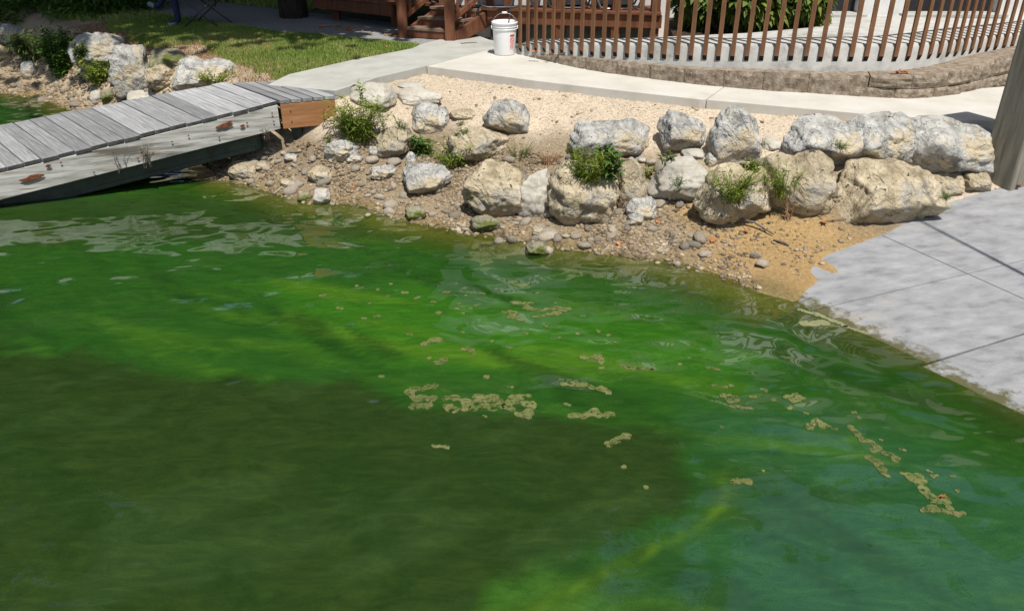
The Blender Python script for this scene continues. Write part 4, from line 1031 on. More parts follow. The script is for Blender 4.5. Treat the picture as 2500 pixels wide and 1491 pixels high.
far = [
 ((-30, 56, 68, 122), 'grey boulder at the left edge of the far bank above the willow bush', GR, .2, 0),
 ((-20, 106, 32, 152), 'tan rock at the left edge below the grey far boulder', CR, .2, 0),
 ((162, 88, 192, 163), 'narrow cream rock peeping between the dark bush and the far boulders', CR, .2, 0),
 ((187, 78, 320, 166), 'wide far-bank boulder with a tree shadow on its flat top', GR, .1, -.1),
 ((286, 101, 378, 232), 'tall grey far-bank boulder in the middle of the row', GR, .15, 0),
 ((362, 118, 463, 168), 'dark lichen-spotted far-bank boulder set behind the row', MO, .1, 0),
 ((354, 154, 436, 228), 'warm tan block leaning on the rounded far-bank boulder', CR, .1, 0),
 ((423, 138, 588, 231), 'large rounded grey far-bank boulder closest to the gangway', GR, .3, 0),
 ((307, 221, 386, 257), 'flat sunlit whitish slab beside the far edge of the gangway', PA, .1, 0),
 ((222, 220, 253, 252), 'small white rock in the far rubble', PA, .1, 0),
 ((249, 216, 285, 255), 'small brown rock beside the small white one in the far rubble', MO, .1, 0),
 ((57, 148, 90, 196), 'grey rock below the willow bush on the far bank', GR, .1, 0),
 ((120, 150, 165, 186), 'dark grey rock in the hollow under the dark bush', GR, .1, 0),
]
for i, (b, lab, m, tp, ln) in enumerate(far):
    add_boulder(b, lab, m, tp, ln, seed=i + 101, group=G2)

# ------------------------------------------------------------------ cobbles one by one, pebbles and gravel as a mass
cob_me = []
for k in range(9):
    q, d, f = rock_shape(900 + k, 2, 13, 70, .25)
    cob_me.append(mesh_from('cobble', q * np.array((1, .8, .62)), f, M['cobble'], False))
SLABS = [grey_poly, left, right]
def rubble_spot(kind):
    while True:
        if kind == 0:      # left rubble
            px, py = random.uniform(560, 1130), random.uniform(345, 540)
        elif kind == 1:    # foot of the boulders
            px, py = random.uniform(1100, 2080), random.uniform(470, 650)
        elif kind == 3:    # wedged in the boulder row
            px, py = random.uniform(1080, 2260), random.uniform(385, 520)
        else:              # far bank
            px, py = random.uniform(5, 400), random.uniform(165, 290)
        x, y, z = on_ground(px, py)
        d, s_ = pdist(np.array([x]), np.array([y]), SHORE); d = (d * s_)[0]
        if d < (-.3 if random.random() < .25 else -.05): continue
        lim = {0: .95, 1: .55, 2: 1.3, 3: 9}[kind]
        if d > lim * random.random() ** .6: continue
        if ramp_z(x, y) > z - .0 and x > 2.2: continue
        return x, y, tz(x, y)
for k in range(300):
    kind = 0 if k < 130 else (1 if k < 195 else (2 if k < 245 else 3))
    x, y, z = rubble_spot(kind)
    r_ = .022 + .05 * random.random() ** 2.4 + (.008 if kind == 2 else 0) + (.022 if kind == 3 else 0)
    o = obj('cobble', cob_me[k % 9], None, (x, y, z + r_ * .18), (random.uniform(-.4, .4), random.uniform(-.4, .4), random.uniform(0, 6.3)), (r_ * random.uniform(.8, 1.35), r_, r_ * random.uniform(.7, 1.2)))
    if kind == 2: tag(o, 'small loose cobble in the far-bank rubble beyond the gangway', 'stone', 'cobbles on the far bank')
    elif kind == 3: tag(o, 'small stone wedged in the gaps of the near boulder row', 'stone', 'stones wedged between the boulders')
    elif kind == 0: tag(o, 'small loose cobble in the rubble between the gangway and the cream boulder', 'stone', 'cobbles in the left rubble')
    else: tag(o, 'small loose cobble at the foot of the near boulders', 'stone', 'cobbles at the foot of the boulders')
def scatter(n, sampler, name, rmin, rmax, m, pw=2.0, sub=1, parent=None):
    v0, f0 = ICO[sub]; V_, F_ = [], []
    pts = sampler(n); n = len(pts)
    rad = rmin + (rmax - rmin) * RNG.random(n) ** pw
    sc = RNG.uniform(.7, 1.3, (n, 3)) * np.array((1, 1, .62)); ang = RNG.uniform(0, 6.28, n)
    jit = RNG.uniform(.6, 1.25, (n, len(v0), 1))
    v = v0[None] * jit * sc[:, None] * rad[:, None, None]
    c_, s_ = np.cos(ang)[:, None], np.sin(ang)[:, None]
    vx = v[:, :, 0] * c_ - v[:, :, 1] * s_; vy = v[:, :, 0] * s_ + v[:, :, 1] * c_
    v = np.stack([vx, vy, v[:, :, 2]], -1) + pts[:, None, :]
    f = (f0[None] + (np.arange(n) * len(v0))[:, None, None]).reshape(-1, 3)
    o = obj(name, mesh_from(name, v.reshape(-1, 3), f, M[m]), parent)
    return o
def samp_zone(x0, x1, y0, y1, cond):
    def g(n):
        out = []
        while sum(map(len, out)) < n:
            x, y = RNG.uniform(x0, x1, 20000), RNG.uniform(y0, y1, 20000)
            d, s_ = pdist(x, y, SHORE); d = d * s_
            dt, st = pdist(x, y, TOP); dt = -dt * st
            t = np.clip(d, 0, None) / (np.clip(d, 0, None) + np.clip(dt, 0, None) + 1e-6)
            ok = cond(x, y, d, dt, t) > RNG.random(20000)
            z = terrain(x, y)
            out.append(np.stack([x, y, z + .002], -1)[ok])
        return np.concatenate(out)[:n]
    return g
edge_line = [(R0[0] - .35, R0[1] - .1)] + RAMP_EDGE + [(6, 7.2)]
def bank_cond(x, y, d, dt, t):
    de, se = pdist(x, y, edge_line); de = de * se
    clump = sstep(-.12, .22, n2(x, y, 2.6, 3, 77))
    return ((d > -.04) & (dt > 0)) * np.where(t < .55, .25 + .75 * clump, .015) * np.where(x > 1.75, .22 * sstep(.15, .5, d), 1) * ((x < 1.6) | (de > .04))
def grav_cond(x, y, d, dt, t):
    return ((dt > .0) & (t > .52)) * 1.0 * sstep(.5, .7, t) * ((x > -1.9) & ((x < 3.2) | (y > 6.2)))
def farb_cond(x, y, d, dt, t):
    return ((d > -.05) & (dt > 0) & (x < -3.2)) * sstep(1.6, .2, d)
tag(scatter(9000, samp_zone(-3.4, 3.2, 4.6, 8.6, bank_cond), 'pebbles', .006, .028, 'pebble', 2.6), 'loose pebbles and grit between the boulders and the water', 'pebbles', kind='stuff')
tag(scatter(9000, samp_zone(-1.9, 4.2, 6.0, 9.1, grav_cond), 'gravel', .003, .009, 'gravel', 2.0), 'fine tan gravel on the slope below the walkway', 'gravel', kind='stuff')
tag(scatter(4000, samp_zone(-8.0, -3.2, 8.4, 13, farb_cond), 'far_pebbles', .008, .04, 'pebble', 2.4), 'loose pebbles on the far bank by the gangway', 'pebbles', kind='stuff')

# ------------------------------------------------------------------ lawn
def blades(pts, hmin, hmax, wid, name, m, lean=.5):
    n = len(pts); h = RNG.uniform(hmin, hmax, n); a = RNG.uniform(0, 6.28, n); la = RNG.uniform(0, 6.28, n); lm = RNG.uniform(0, lean, n) * h
    wx_, wy_ = np.cos(a) * wid / 2, np.sin(a) * wid / 2
    b0 = pts + np.stack([wx_, wy_, 0 * h], -1); b1 = pts - np.stack([wx_, wy_, 0 * h], -1)
    m0 = pts + np.stack([wx_ * .8 + .35 * lm * np.cos(la), wy_ * .8 + .35 * lm * np.sin(la), h * .6], -1); m1 = pts + np.stack([-wx_ * .8 + .35 * lm * np.cos(la), -wy_ * .8 + .35 * lm * np.sin(la), h * .6], -1)
    tp = pts + np.stack([lm * np.cos(la), lm * np.sin(la), h], -1)
    v = np.stack([b0, b1, m0, m1, tp], 1).reshape(-1, 3); k = np.arange(n)[:, None] * 5
    f = np.concatenate([k + np.array([[0, 1, 3]]), k + np.array([[0, 3, 2]]), k + np.array([[2, 3, 4]])], 0)
    return obj(name, mesh_from(name, v, f, M[m]))
def lawn_pts(n, x0, x1, y0, y1):
    out = []
    while sum(map(len, out)) < n:
        x, y = RNG.uniform(x0, x1, 30000), RNG.uniform(y0, y1, 30000)
        dt, st = pdist(x, y, TOP); dt = -dt * st
        ok = (dt < -.12 - .3 * np.clip(n2(x, y, 2.2, 3, 5) + .2, 0, 1)) & ~in_poly(x, y, grey_poly) & ~in_poly(x, y, path) & (x < -1.0)
        ok &= ~((x > -3.2) & (y > 11.2 + .0 * x))
        ok &= RNG.random(30000) < np.where(n2(x, y, 1.6, 3, 91) > .12, .45, 1)
        out.append(np.stack([x, y, terrain(x, y)], -1)[ok])
    return np.concatenate(out)[:n]
tag(blades(lawn_pts(70000, -7.5, -1.0, 8.2, 12.2), .025, .06, .007, 'lawn_grass', 'grass'), 'short mown lawn grass behind the far-bank boulders', 'grass', kind='stuff')
tag(blades(lawn_pts(30000, -12, -2.5, 12.2, 17), .03, .08, .012, 'shaded_grass', 'grass'), 'lawn grass under the shade trees at the back', 'grass', kind='stuff')

def edge_pts(n):
    out = []
    while sum(map(len, out)) < n:
        x, y = RNG.uniform(-6.5, -2.2, 20000), RNG.uniform(8.0, 12.2, 20000)
        dt, st = pdist(x, y, LAWN_EDGE[3:]); dt = -dt * st
        w_ = sstep(-.75, -.3, dt) * sstep(.12, -.05, dt) * np.clip(.5 + n2(x, y, 3.0, 3, 13), 0, 1)
        ok = (RNG.random(20000) < w_) & ~in_poly(x, y, grey_poly); out.append(np.stack([x, y, terrain(x, y)], -1)[ok])
    return np.concatenate(out)[:n]
tag(blades(edge_pts(9000), .015, .05, .006, 'dry_grass', 'leaf_dry', 1.2), 'dry straw-coloured grass along the ragged lawn edge', 'grass', kind='stuff')

# ------------------------------------------------------------------ weeds and bushes
def leaf_cards(base, dirs, ln, wd, curl=.3):
    """folded lance-shaped leaves: 4 triangles each"""
    n = len(base); d = dirs / np.linalg.norm(dirs, axis=1)[:, None]
    up = np.array((0, 0, 1.0)) + RNG.normal(0, .35, (n, 3)); s_ = np.cross(d, up); s_ /= np.linalg.norm(s_, axis=1)[:, None] + 1e-9
    u = np.cross(s_, d)
    ln = ln * RNG.uniform(.6, 1.25, n)[:, None]; wd = wd * RNG.uniform(.7, 1.2, n)[:, None]
    m = base + d * ln * .45
    tip = base + d * ln - np.array((0, 0, 1)) * ln * curl * RNG.uniform(.2, 1.2, (n, 1))
    v = np.stack([base, m + s_ * wd / 2 + u * wd * .12, m - s_ * wd / 2 + u * wd * .12, m, tip], 1).reshape(-1, 3)
    k = np.arange(n)[:, None] * 5
    f = np.concatenate([k + np.array([[0, 1, 3]]), k + np.array([[0, 3, 2]]), k + np.array([[3, 1, 4]]), k + np.array([[2, 3, 4]])], 0)
    return v, f
def cast(px, py):
    bpy.context.view_layer.update(); dg = bpy.context.evaluated_depsgraph_get()
    hit, loc, *_ = scn.ray_cast(dg, Vector((0, 0, CAM_H)), Vector(ray(px, py)).normalized()); return (loc.x, loc.y, loc.z)
def weed(name, label, box, m='leaf_weed', stems=26, leaves=14, ln=.07, wd=.014, spread=.6, cat='weed', group='weeds among the boulders', base=None, bottom=None, hscale=1.1, back=.02, curl=.3):
    x0, y0, x1, y1 = box; xc = (x0 + x1) / 2
    if base is None:
        gx_, gy_, gz_ = cast(xc, y1 - 4)
    else:
        gx_, gy_, gz_ = base
    k = ppm((gx_, gy_, gz_)); w = (x1 - x0) / k; h = (y1 - y0) / k * hscale
    root = empty(name, (gx_, gy_ + back, gz_)); tag(root, label, cat, group)
    mb = MB(); LV, LD = [], []
    for s_ in range(stems):
        a = random.uniform(0, 6.28); r0 = math.sqrt(random.random()) * w * .22
        p0 = Vector((math.cos(a) * r0, math.sin(a) * r0 * .6, -.03)); hh = h * random.uniform(.45, 1.0)
        out = Vector((math.cos(a), math.sin(a) * .7, 0)) * (w * .5 * spread) * random.uniform(.3, 1.1)
        pts = [p0 + out * (t * t) + Vector((random.uniform(-.01, .01), random.uniform(-.01, .01), hh * (t - .15 * t * t))) for t in (0, .35, .7, 1.0)]
        mb.tube(pts, [.0035, .003, .002, .001], 4, False)
        for q in range(leaves):
            t = random.uniform(.12, 1.0); i = min(int(t * 3), 2); p = pts[i].lerp(pts[i + 1], t * 3 - i)
            b = random.uniform(0, 6.28); LV.append(p); LD.append((math.cos(b), math.sin(b), random.uniform(-.1, .9)))
    mb.build('stems', M[m], root)
    v, f = leaf_cards(np.array([list(p) for p in LV]), np.array(LD), ln, wd, curl)
    obj('leaves', mesh_from('leaves', v, f, M[m]), root)
    return root
weed('weed', 'tall bright green leafy weed clump right of the orange landing board', (812, 225, 935, 348), stems=75, leaves=18, ln=.11, wd=.011, spread=1.0)
weed('weed', 'single tall weed stalk rising above the clump by the landing', (868, 190, 900, 262), stems=3, leaves=16, ln=.07, wd=.018, spread=.3, base=None)
weed('weed', 'thin dark weed stalk beside the pale rock ledge', (925, 222, 950, 335), 'leaf_weed_dark', stems=3, leaves=12, ln=.06, wd=.012, spread=.4)
weed('weed', 'dark green weed tuft between the cleft boulder and the broad tan boulder', (1003, 322, 1066, 378), 'leaf_weed_dark', stems=24, leaves=14, ln=.08, wd=.02)
weed('weed', 'fine sprawling green weeds in front of the broad tan boulder', (1036, 335, 1180, 410), stems=50, leaves=16, ln=.055, wd=.010, spread=.9)
weed('weed', 'dense bright green weeds on top of the big cream boulder', (1374, 352, 1500, 452), stems=52, leaves=18, ln=.07, wd=.008, spread=.85, back=.0, base=cast(1437, 440))
weed('weed', 'broad-leaved dark weed at the right of the dense bright weeds', (1455, 356, 1515, 455), 'leaf_weed_dark', stems=14, leaves=12, ln=.10, wd=.035, base=cast(1487, 440))
weed('weed', 'green weeds spilling over the broad pale boulder', (1724, 398, 1848, 502), stems=44, leaves=15, ln=.065, wd=.007, spread=1.0, base=cast(1785, 488))
weed('weed', 'small weed tuft under the tall pitted boulder on its right', (1806, 376, 1866, 418), stems=18, leaves=12, ln=.05, wd=.010)
weed('weed', 'weed tuft on the left shoulder of the cream boulder near the hollow', (1870, 392, 1965, 494), stems=24, leaves=12, ln=.065, wd=.008, spread=.8, base=cast(1915, 480))
weed('weed', 'yellowish weed sprig under the rounded grey boulder', (1602, 360, 1657, 400), 'leaf_willow', stems=10, leaves=9, ln=.05, wd=.014)
weed('weed', 'small weed behind the narrow tan boulder', (1560, 395, 1600, 440), stems=10, leaves=10, ln=.05, wd=.012)
weed('weed', 'sparse thin weeds above the biggest cream boulder', (1222, 330, 1312, 394), 'leaf_willow', stems=24, leaves=8, ln=.035, wd=.006, spread=.9)
weed('weed', 'reddish dry grass tuft left of the dense bright weeds', (1314, 358, 1370, 406), 'leaf_dry', stems=40, leaves=4, ln=.05, wd=.005, spread=.8)
weed('weed', 'small sprig in the shade beside the landing', (786, 324, 816, 350), stems=8, leaves=8, ln=.05, wd=.012)
weed('weed', 'tiny pale weed by the small tan angular rock', (1106, 284, 1138, 312), 'leaf_willow', stems=10, leaves=6, ln=.04, wd=.006)
weed('weed', 'weed growing low at the foot of the gravel between upper boulders', (1100, 300, 1150, 336), 'leaf_weed_dark', stems=14, leaves=8, ln=.045, wd=.008)
weed('weed', 'thin dry weed at the foot of the cream boulder near the sand', (1905, 470, 1945, 545), 'leaf_dry', stems=10, leaves=5, ln=.04, wd=.005)
for px0, py0, px1, py1, m_, lab_ in [(1120, 352, 1160, 402, 'leaf_dry', 'dead brown stalks above the flat-faced pale grey boulder'), (1640, 420, 1676, 470, 'leaf_willow', 'thin pale grass tuft behind the slanting light grey boulder'), (1500, 470, 1530, 508, 'leaf_dry', 'withered tuft beside the small grey boulder'),
        (960, 285, 1000, 318, 'leaf_willow', 'wispy pale grass between the ledge rock and the cleft boulder'), (2035, 335, 2065, 372, 'leaf_willow', 'wispy grass in the crack between the big grey boulders'), (1852, 415, 1880, 450, 'leaf_weed', 'small bright tuft in the crack left of the cream boulder'), (2290, 468, 2318, 492, 'leaf_weed_dark', 'tiny green weed in the hollow beside the flat tan slab')]:
    weed('weed', lab_, (px0, py0, px1, py1), m_, stems=18, leaves=6, ln=.07, wd=.005, spread=.9)
G2w = 'bushes on the far bank'
weed('willow_bush', 'pale green willow-like bush on the far bank at the left', (30, 70, 132, 150), 'leaf_willow', stems=110, leaves=24, ln=.09, wd=.014, spread=.9, cat='bush', group=G2w, curl=.6)
weed('bush', 'dark green bush between the willow bush and the far boulders', (112, 62, 192, 190), 'leaf_weed_dark', stems=100, leaves=24, ln=.09, wd=.026, spread=.8, cat='bush', group=G2w)
weed('weed', 'yellow-green weeds hanging in front of the wide far boulder', (196, 140, 292, 208), 'leaf_weed', stems=50, leaves=18, ln=.08, wd=.020, spread=.9, group=G2w)
weed('weed', 'short weeds at the far edge of the gangway under the rounded boulder', (478, 168, 566, 204), 'leaf_weed', stems=40, leaves=10, ln=.07, wd=.010, spread=1.0, group=G2w)
weed('weed', 'light weeds on the slope left of the wide far boulder', (180, 95, 216, 150), 'leaf_willow', stems=30, leaves=14, ln=.07, wd=.016, group=G2w)
def hanging_weed(label, px, py, h, n):
    p = on_board(px, py) + sb_n * .02
    root = empty('dry_weed', p); tag(root, label, 'weed', 'dry weeds on the gangway')
    mb = MB(); LV, LD = [], []
    for s_ in range(n):
        x = random.uniform(-.04, .04); q = [gdir * x, gdir * (x + random.uniform(-.02, .02)) + Vector((0, 0, h * .5)) + sb_n * .01, gdir * (x + random.uniform(-.06, .06)) + Vector((0, 0, h)) + sb_n * .02]
        mb.tube(q, [.003, .0025, .001], 4, False)
        for k_ in range(7): LV.append(q[1].lerp(q[random.choice((0, 2))], random.random())); LD.append((random.uniform(-1, 1), random.uniform(-1, .2), random.uniform(-.4, .8)))
    mb.build('stems', M['twig'], root)
    v, f = leaf_cards(np.array([list(a) for a in LV]), np.array(LD), .035, .006); obj('leaves', mesh_from('leaves', v, f, M['twig']), root)
hanging_weed('dry weed stalks growing up the middle of the gangway side board', 362, 408, .22, 6)
hanging_weed('small withered weed hanging near the hinge end of the gangway', 652, 340, .12, 5)
hanging_weed('short dark weed on the gangway side left of the taller stalks', 300, 412, .2, 3)

def shrub(label, x, y, z, w, h, n, m, seed):
    root = empty('shrub', (x, y, z)); tag(root, label, 'shrub', 'shrubs beside the building')
    r = np.random.default_rng(seed)
    d = r.normal(size=(n, 3)); d /= np.linalg.norm(d, axis=1)[:, None]
    bump_ = 1 + .25 * vnoise(d * 3 + seed, seed)
    rad = r.uniform(.55, 1.0, n)[:, None] ** .5 * bump_[:, None]
    p = d * rad * np.array((w / 2, w / 2, h / 2)) + np.array((0, 0, h / 2))
    v, f = leaf_cards(p, d * np.array((1, 1, .4)) + r.normal(0, .4, (n, 3)) + np.array((0, 0, -.3)), .11, .062, .4)
    obj('leaves', mesh_from('leaves', v, f, M[m]), root)
    mb = MB()
    for k_ in range(7):
        a = k_ * .9; mb.tube([(0, 0, -.05), (math.cos(a) * w * .15, math.sin(a) * w * .15, h * .4), (math.cos(a) * w * .3, math.sin(a) * w * .3, h * .8)], [.02, .014, .006], 6, False)
    mb.build('stems', M['bark'], root)
for i, (px, py, w, h, lab) in enumerate([(1715, 66, .62, .8, 'yellow-green broadleaf shrub next to the dark end of the deck'), (1835, 78, .72, .95, 'fullest broadleaf shrub in the middle of the bed behind the fence'), (1955, 76, .62, .85, 'broadleaf shrub nearest the dark doorway')]):
    x, y = F(px, py, 1.12); y += .28
    shrub(lab, x, y, 1.06, w, h, 2600, 'leaf_shrub', i + 3)
tag(MB().prism([(1.75, 8.9), (2.5, 8.8), (3.3, 9.05), (3.55, 9.75), (3.2, 10.4), (1.9, 10.4)], .7, 1.06).build('mulch_bed', M['mulch']), kind='structure')

# ------------------------------------------------------------------ trees at the back
def tree_meshes(seed, h, cr, n_clump=75, per=190):
    r = np.random.default_rng(seed); rr = random.Random(seed)
    mb = MB(); tips = []
    lean = Vector((rr.uniform(-.5, .5), rr.uniform(-.4, .2), 0))
    trunk = [Vector((0, 0, -.2)), Vector((0, 0, h * .12)), lean * .3 + Vector((0, 0, h * .35)), lean * .7 + Vector((0, 0, h * .6)), lean + Vector((0, 0, h * .85))]
    mb.tube(trunk, [h * .014, h * .011, h * .010, h * .008, h * .004], 10)
    for k in range(16):
        t = rr.uniform(.25, .8); i = 1 + int(t * 2.99); i = min(i, 3); b = trunk[i].lerp(trunk[i + 1], rr.random()); a = rr.uniform(0, 6.28); L_ = cr * rr.uniform(.6, 1.0)
        e = b + Vector((math.cos(a) * L_, math.sin(a) * L_, L_ * rr.uniform(.2, .7))); m_ = b.lerp(e, .5) + Vector((0, 0, .2))
        mb.tube([b, m_, e], [h * .008, h * .005, h * .002], 6, False); tips.append(e)
    cen = []
    for k in range(n_clump):
        d = r.normal(size=3); d /= np.linalg.norm(d)
        q = d * (r.random() ** .4) * np.array((cr, cr, h * .36)) + np.array((lean.x * .5, lean.y * .5, h * .62)); cen.append(q)
    cen += [np.array(t) for t in tips]
    cen = np.array(cen)
    P_ = np.repeat(cen, per, 0) + r.normal(0, 1, (len(cen) * per, 3)) * np.array((.62, .62, .42)) * cr * .22
    dr = r.normal(size=P_.shape); dr[:, 2] = np.abs(dr[:, 2]) * .3 - .2
    v, f = leaf_cards(P_, dr, .34, .2, .3)
    return mesh_from('trunk', mb.v, mb.f, M['bark'], True), mesh_from('crown', v, f, M['leaf_tree'])
TM = [tree_meshes(5, 16, 5.4, 120, 200), tree_meshes(9, 17, 4.8, 110, 190), tree_meshes(14, 10, 3.6, 70, 170)]
trees = [(-3.3, 12.7, 0, 1.0, 0.3, 'big dark tree with its trunk in shade left of the deck'), (-10.2, 17.0, 1, .55, 1.7, 'shade tree at the back left behind the far bank'), (-3.6, 22.5, 1, 1.35, 2.4, 'tallest tree rising behind the white building'),
         (-14.5, 13.8, 2, 1.0, .4, 'tree overhanging the inlet at the far left'), (-6.3, 15.2, 0, .82, 2.6, 'broad shade tree above the far lawn'), (-5.8, 21, 0, 1.25, 4.0, 'large tree in the second row behind the lawn'), (-13.5, 24, 1, .7, 3.1, 'second-row tree behind the left shade tree'),
         (4.3, 15.6, 2, .88, 2.0, 'smaller tree behind the roof of the building'), (8.2, 15.4, 2, .9, 5.0, 'smaller tree behind the right end of the building'), (12.2, 13.8, 2, .95, 1.0, 'tree standing beyond the boat ramp at the right'), (15.8, 11.0, 2, .9, 3.0, 'tree farthest to the right beyond the ramp'), (1.2, 17.5, 2, 1.25, 4.4, 'tree showing over the middle of the roof'), (-17, 18, 0, 1.0, 5.2, 'tree at the far left behind the inlet')]
for x, y, k, sc, rz, lab in trees:
    r_ = empty('tree', (x, y, tz(x, y)), rz); r_.scale = (sc, sc, sc); tag(r_, lab, 'tree', 'trees behind the lawn and building')
    obj('trunk', TM[k][0], r_); obj('crown', TM[k][1], r_)
# undergrowth in the shade behind the far bank
for i, (x, y, w, h, lab) in enumerate([(-8.5, 12.9, 2.2, .9, 'low dark undergrowth at the water side of the far bank top'), (-6.5, 13.5, 1.8, .8, 'small dark undergrowth bush beside the leaf litter'), (-7.4, 14.2, 2.2, 1.3, 'dark shaded undergrowth bush behind the far boulders'), (-9.6, 14.9, 2.4, 1.5, 'dark undergrowth bush at the upper left corner'), (-5.6, 16.2, 2.4, 1.2, 'dark undergrowth bush behind the seated person'), (-1.9, 15.6, 2.2, 1.1, 'dark undergrowth bush left behind the deck')]):
    root = empty('undergrowth_bush', (x, y, tz(x, y))); tag(root, lab, 'bush', 'undergrowth in the shade')
    r = np.random.default_rng(60 + i); n = 2600; d = r.normal(size=(n, 3)); d /= np.linalg.norm(d, axis=1)[:, None]; d[:, 2] = np.abs(d[:, 2])
    p = d * (r.random((n, 1)) ** .4) * np.array((w / 2, w / 2, h)) * (1 + .3 * vnoise(d * 3, i)[:, None])
    v, f = leaf_cards(p, d + r.normal(0, .5, (n, 3)), .14, .05, .4); obj('leaves', mesh_from('leaves', v, f, M['leaf_weed_dark']), root)
    mb = MB()
    for q in range(8): mb.tube([(0, 0, 0), (math.cos(q) * w * .3, math.sin(q) * w * .3, h * .8)], [.015, .004], 5, False)
    mb.build('stems', M['bark'], root)

# ------------------------------------------------------------------ bucket and rod
bp = F(1226, 136, ZW)
bk = empty('bucket', (bp[0], bp[1] + .12, ZW)); tag(bk, 'white plastic pail with a wire handle at the end of the brown block wall', 'bucket')
prof = [(.0, .002), (.118, .002), (.122, .01), (.138, .27), (.139, .285), (.149, .286), (.149, .293), (.1395, .296), (.140, .312), (.150, .313), (.150, .320), (.141, .323), (.1415, .340), (.1525, .342), (.1535, .362), (.150, .368), (.143, .367), (.140, .345), (.133, .26), (.114, .012), (0, .012)]
MB().lathe(prof, 40).build('body', M['plastic_white'], bk, True)
hp = [Vector((math.cos(a) * .152, -.03 + .03 * math.sin(a), .315 + math.sin(a) * .145)) for a in np.linspace(0, math.pi, 17)]
MB().tube(hp, .003, 6).build('handle', M['steel'], bk, True)
mid = hp[9]
MB().tube([hp[7] + Vector((.0, 0, .004)), hp[9] + Vector((0, 0, .004))], .012, 10).build('grip', M['plastic_white'], bk, True)
for sx in (-1, 1): MB().box((sx * .150, -.03, .31), (.012, .03, .036)).build('handle_ear', M['plastic_white'], bk, bevel=.003)
def on_bucket(a, z, rr=.0012):
    r_ = np.interp(z, [.01, .27], [.122, .138]) + rr; return (r_ * math.sin(a), -r_ * math.cos(a), z)
lab = empty('label_sheet') if False else None
def patch(a0, a1, z0, z1, name, m, rr, parent):
    v = []; f = []; n = 8
    for i in range(n + 1):
        a = a0 + (a1 - a0) * i / n; v += [on_bucket(a, z0, rr), on_bucket(a, z1, rr)]
    for i in range(n): f.append((2 * i, 2 * i + 2, 2 * i + 3, 2 * i + 1))
    return obj(name, mesh_from(name, v, f, M[m], True), parent)
lb = patch(.50, .95, .065, .235, 'warning_label', 'label_pink', .0012, bk)
patch(.50, .95, .212, .2352, 'label_header', 'label_red', .002, lb)
ring_v = []; ring_f = []
for i in range(24):
    a = 2 * math.pi * i / 24
    for r_ in (.021, .027): ring_v.append(on_bucket(.725 + r_ * math.cos(a) / .133, .172 + r_ * math.sin(a), .002))
for i in range(24): ring_f.append((2 * i, 2 * i + 1, (2 * i + 3) % 48, (2 * i + 2) % 48))
obj('label_sign', mesh_from('label_sign', ring_v, ring_f, M['label_red']), lb)
bar_v = [on_bucket(.725 + u / .133, .172 + w_3, .0022) for u, w_3 in ((-.017, .013), (-.013, .017), (.017, -.013), (.013, -.017))]
obj('label_sign', mesh_from('label_sign', bar_v, [(0, 1, 2, 3)], M['label_red']), lb)
for q in range(4): patch(.54, .91, .082 + q * .016, .087 + q * .016, 'label_line', 'label_red', .0018, lb)
rod = MB().tube([(0, 0, 0), (.05, .06, .35), (.13, .16, .80), (.18, .24, 1.12)], [.007, .007, .006, .004], 6).build('thin_rod', M['steel_dark'])
rod.location = (bp[0] + .0, bp[1] + .10, ZW + .016); tag(rod, 'thin dark rod leaning out of the white pail', 'rod')

# ------------------------------------------------------------------ patio chairs on the deck
def chair_proto():
    r_ = empty('patio_chair'); tag(r_, 'x', 'chair', 'metal chairs on the deck')
    for sx in (-1, 1):
        x = sx * .16
        pts = [(x, -.24, .62), (x, -.26, .42), (x, -.27, .10), (x, -.235, .03), (x, -.16, .012), (x, .16, .012), (x, .235, .03), (x, .27, .10), (x, .22, .42), (x, .30, .92)]
        MB().tube(pts, .014, 8).build('side_frame', M['steel_dark'] if sx < 0 else M['steel'], r_, True)
        MB().box((x, 0, .63), (.05, .5, .03)).build('armrest', M['steel_dark'], r_, bevel=.006)
    MB().box((0, 0, .43), (.34, .48, .03)).build('seat', M['paint_white'], r_, bevel=.01)
    o = MB().box((0, .27, .70), (.34, .025, .46)).build('backrest', M['paint_white'], r_, bevel=.01); o.rotation_euler = (-.12, 0, 0); o.location = (0, -.03, 0)
    return r_
ch = chair_proto()
for i, (x, y, rz, lab_) in enumerate([(.72, 10.94, 1.571, 'metal chair on the deck with looped feet behind the left pickets'), (1.36, 10.86, -1.571, 'metal chair at the right end of the deck behind the pickets'), (-.15, 11.02 - .02, 1.571, 'metal chair at the top of the deck stairs')]):
    o = ch if i == 0 else copy_tree(ch)
    o.location = (x, y, DZ + .002); o.rotation_euler = (0, 0, rz); o['label'] = lab_

# ------------------------------------------------------------------ seated person in a folding chair, in the shade
pp = F(470, 72, .73)
seat_o = Vector((pp[0] + .12, pp[1] + .25, .73))
cm = empty('folding_chair', seat_o); tag(cm, 'red folding camp chair in the shade of the trees', 'chair')
MB().box((0, 0, .40), (.50, .46, .025)).build('seat', M['fabric_red'], cm, bevel=.01)
o = MB().box((.27, 0, .68), (.03, .48, .5)).build('backrest', M['fabric_red'], cm, bevel=.01); o.rotation_euler = (0, .15, 0); o.location = (-.1, 0, .03)
for sy in (-1, 1):
    for a, b in (((-.28, sy * .25, 0), (.25, sy * .25, .42)), ((.28, sy * .25, 0), (-.25, sy * .25, .42)), ((.24, sy * .25, .3), (.34, sy * .25, .95)), ((-.25, sy * .25, .42), (-.25, sy * .25, .62)), ((-.27, sy * .25, .62), (.3, sy * .25, .64))):
        MB().tube([a, b], .011, 8).build('leg', M['steel_dark'], cm, True)
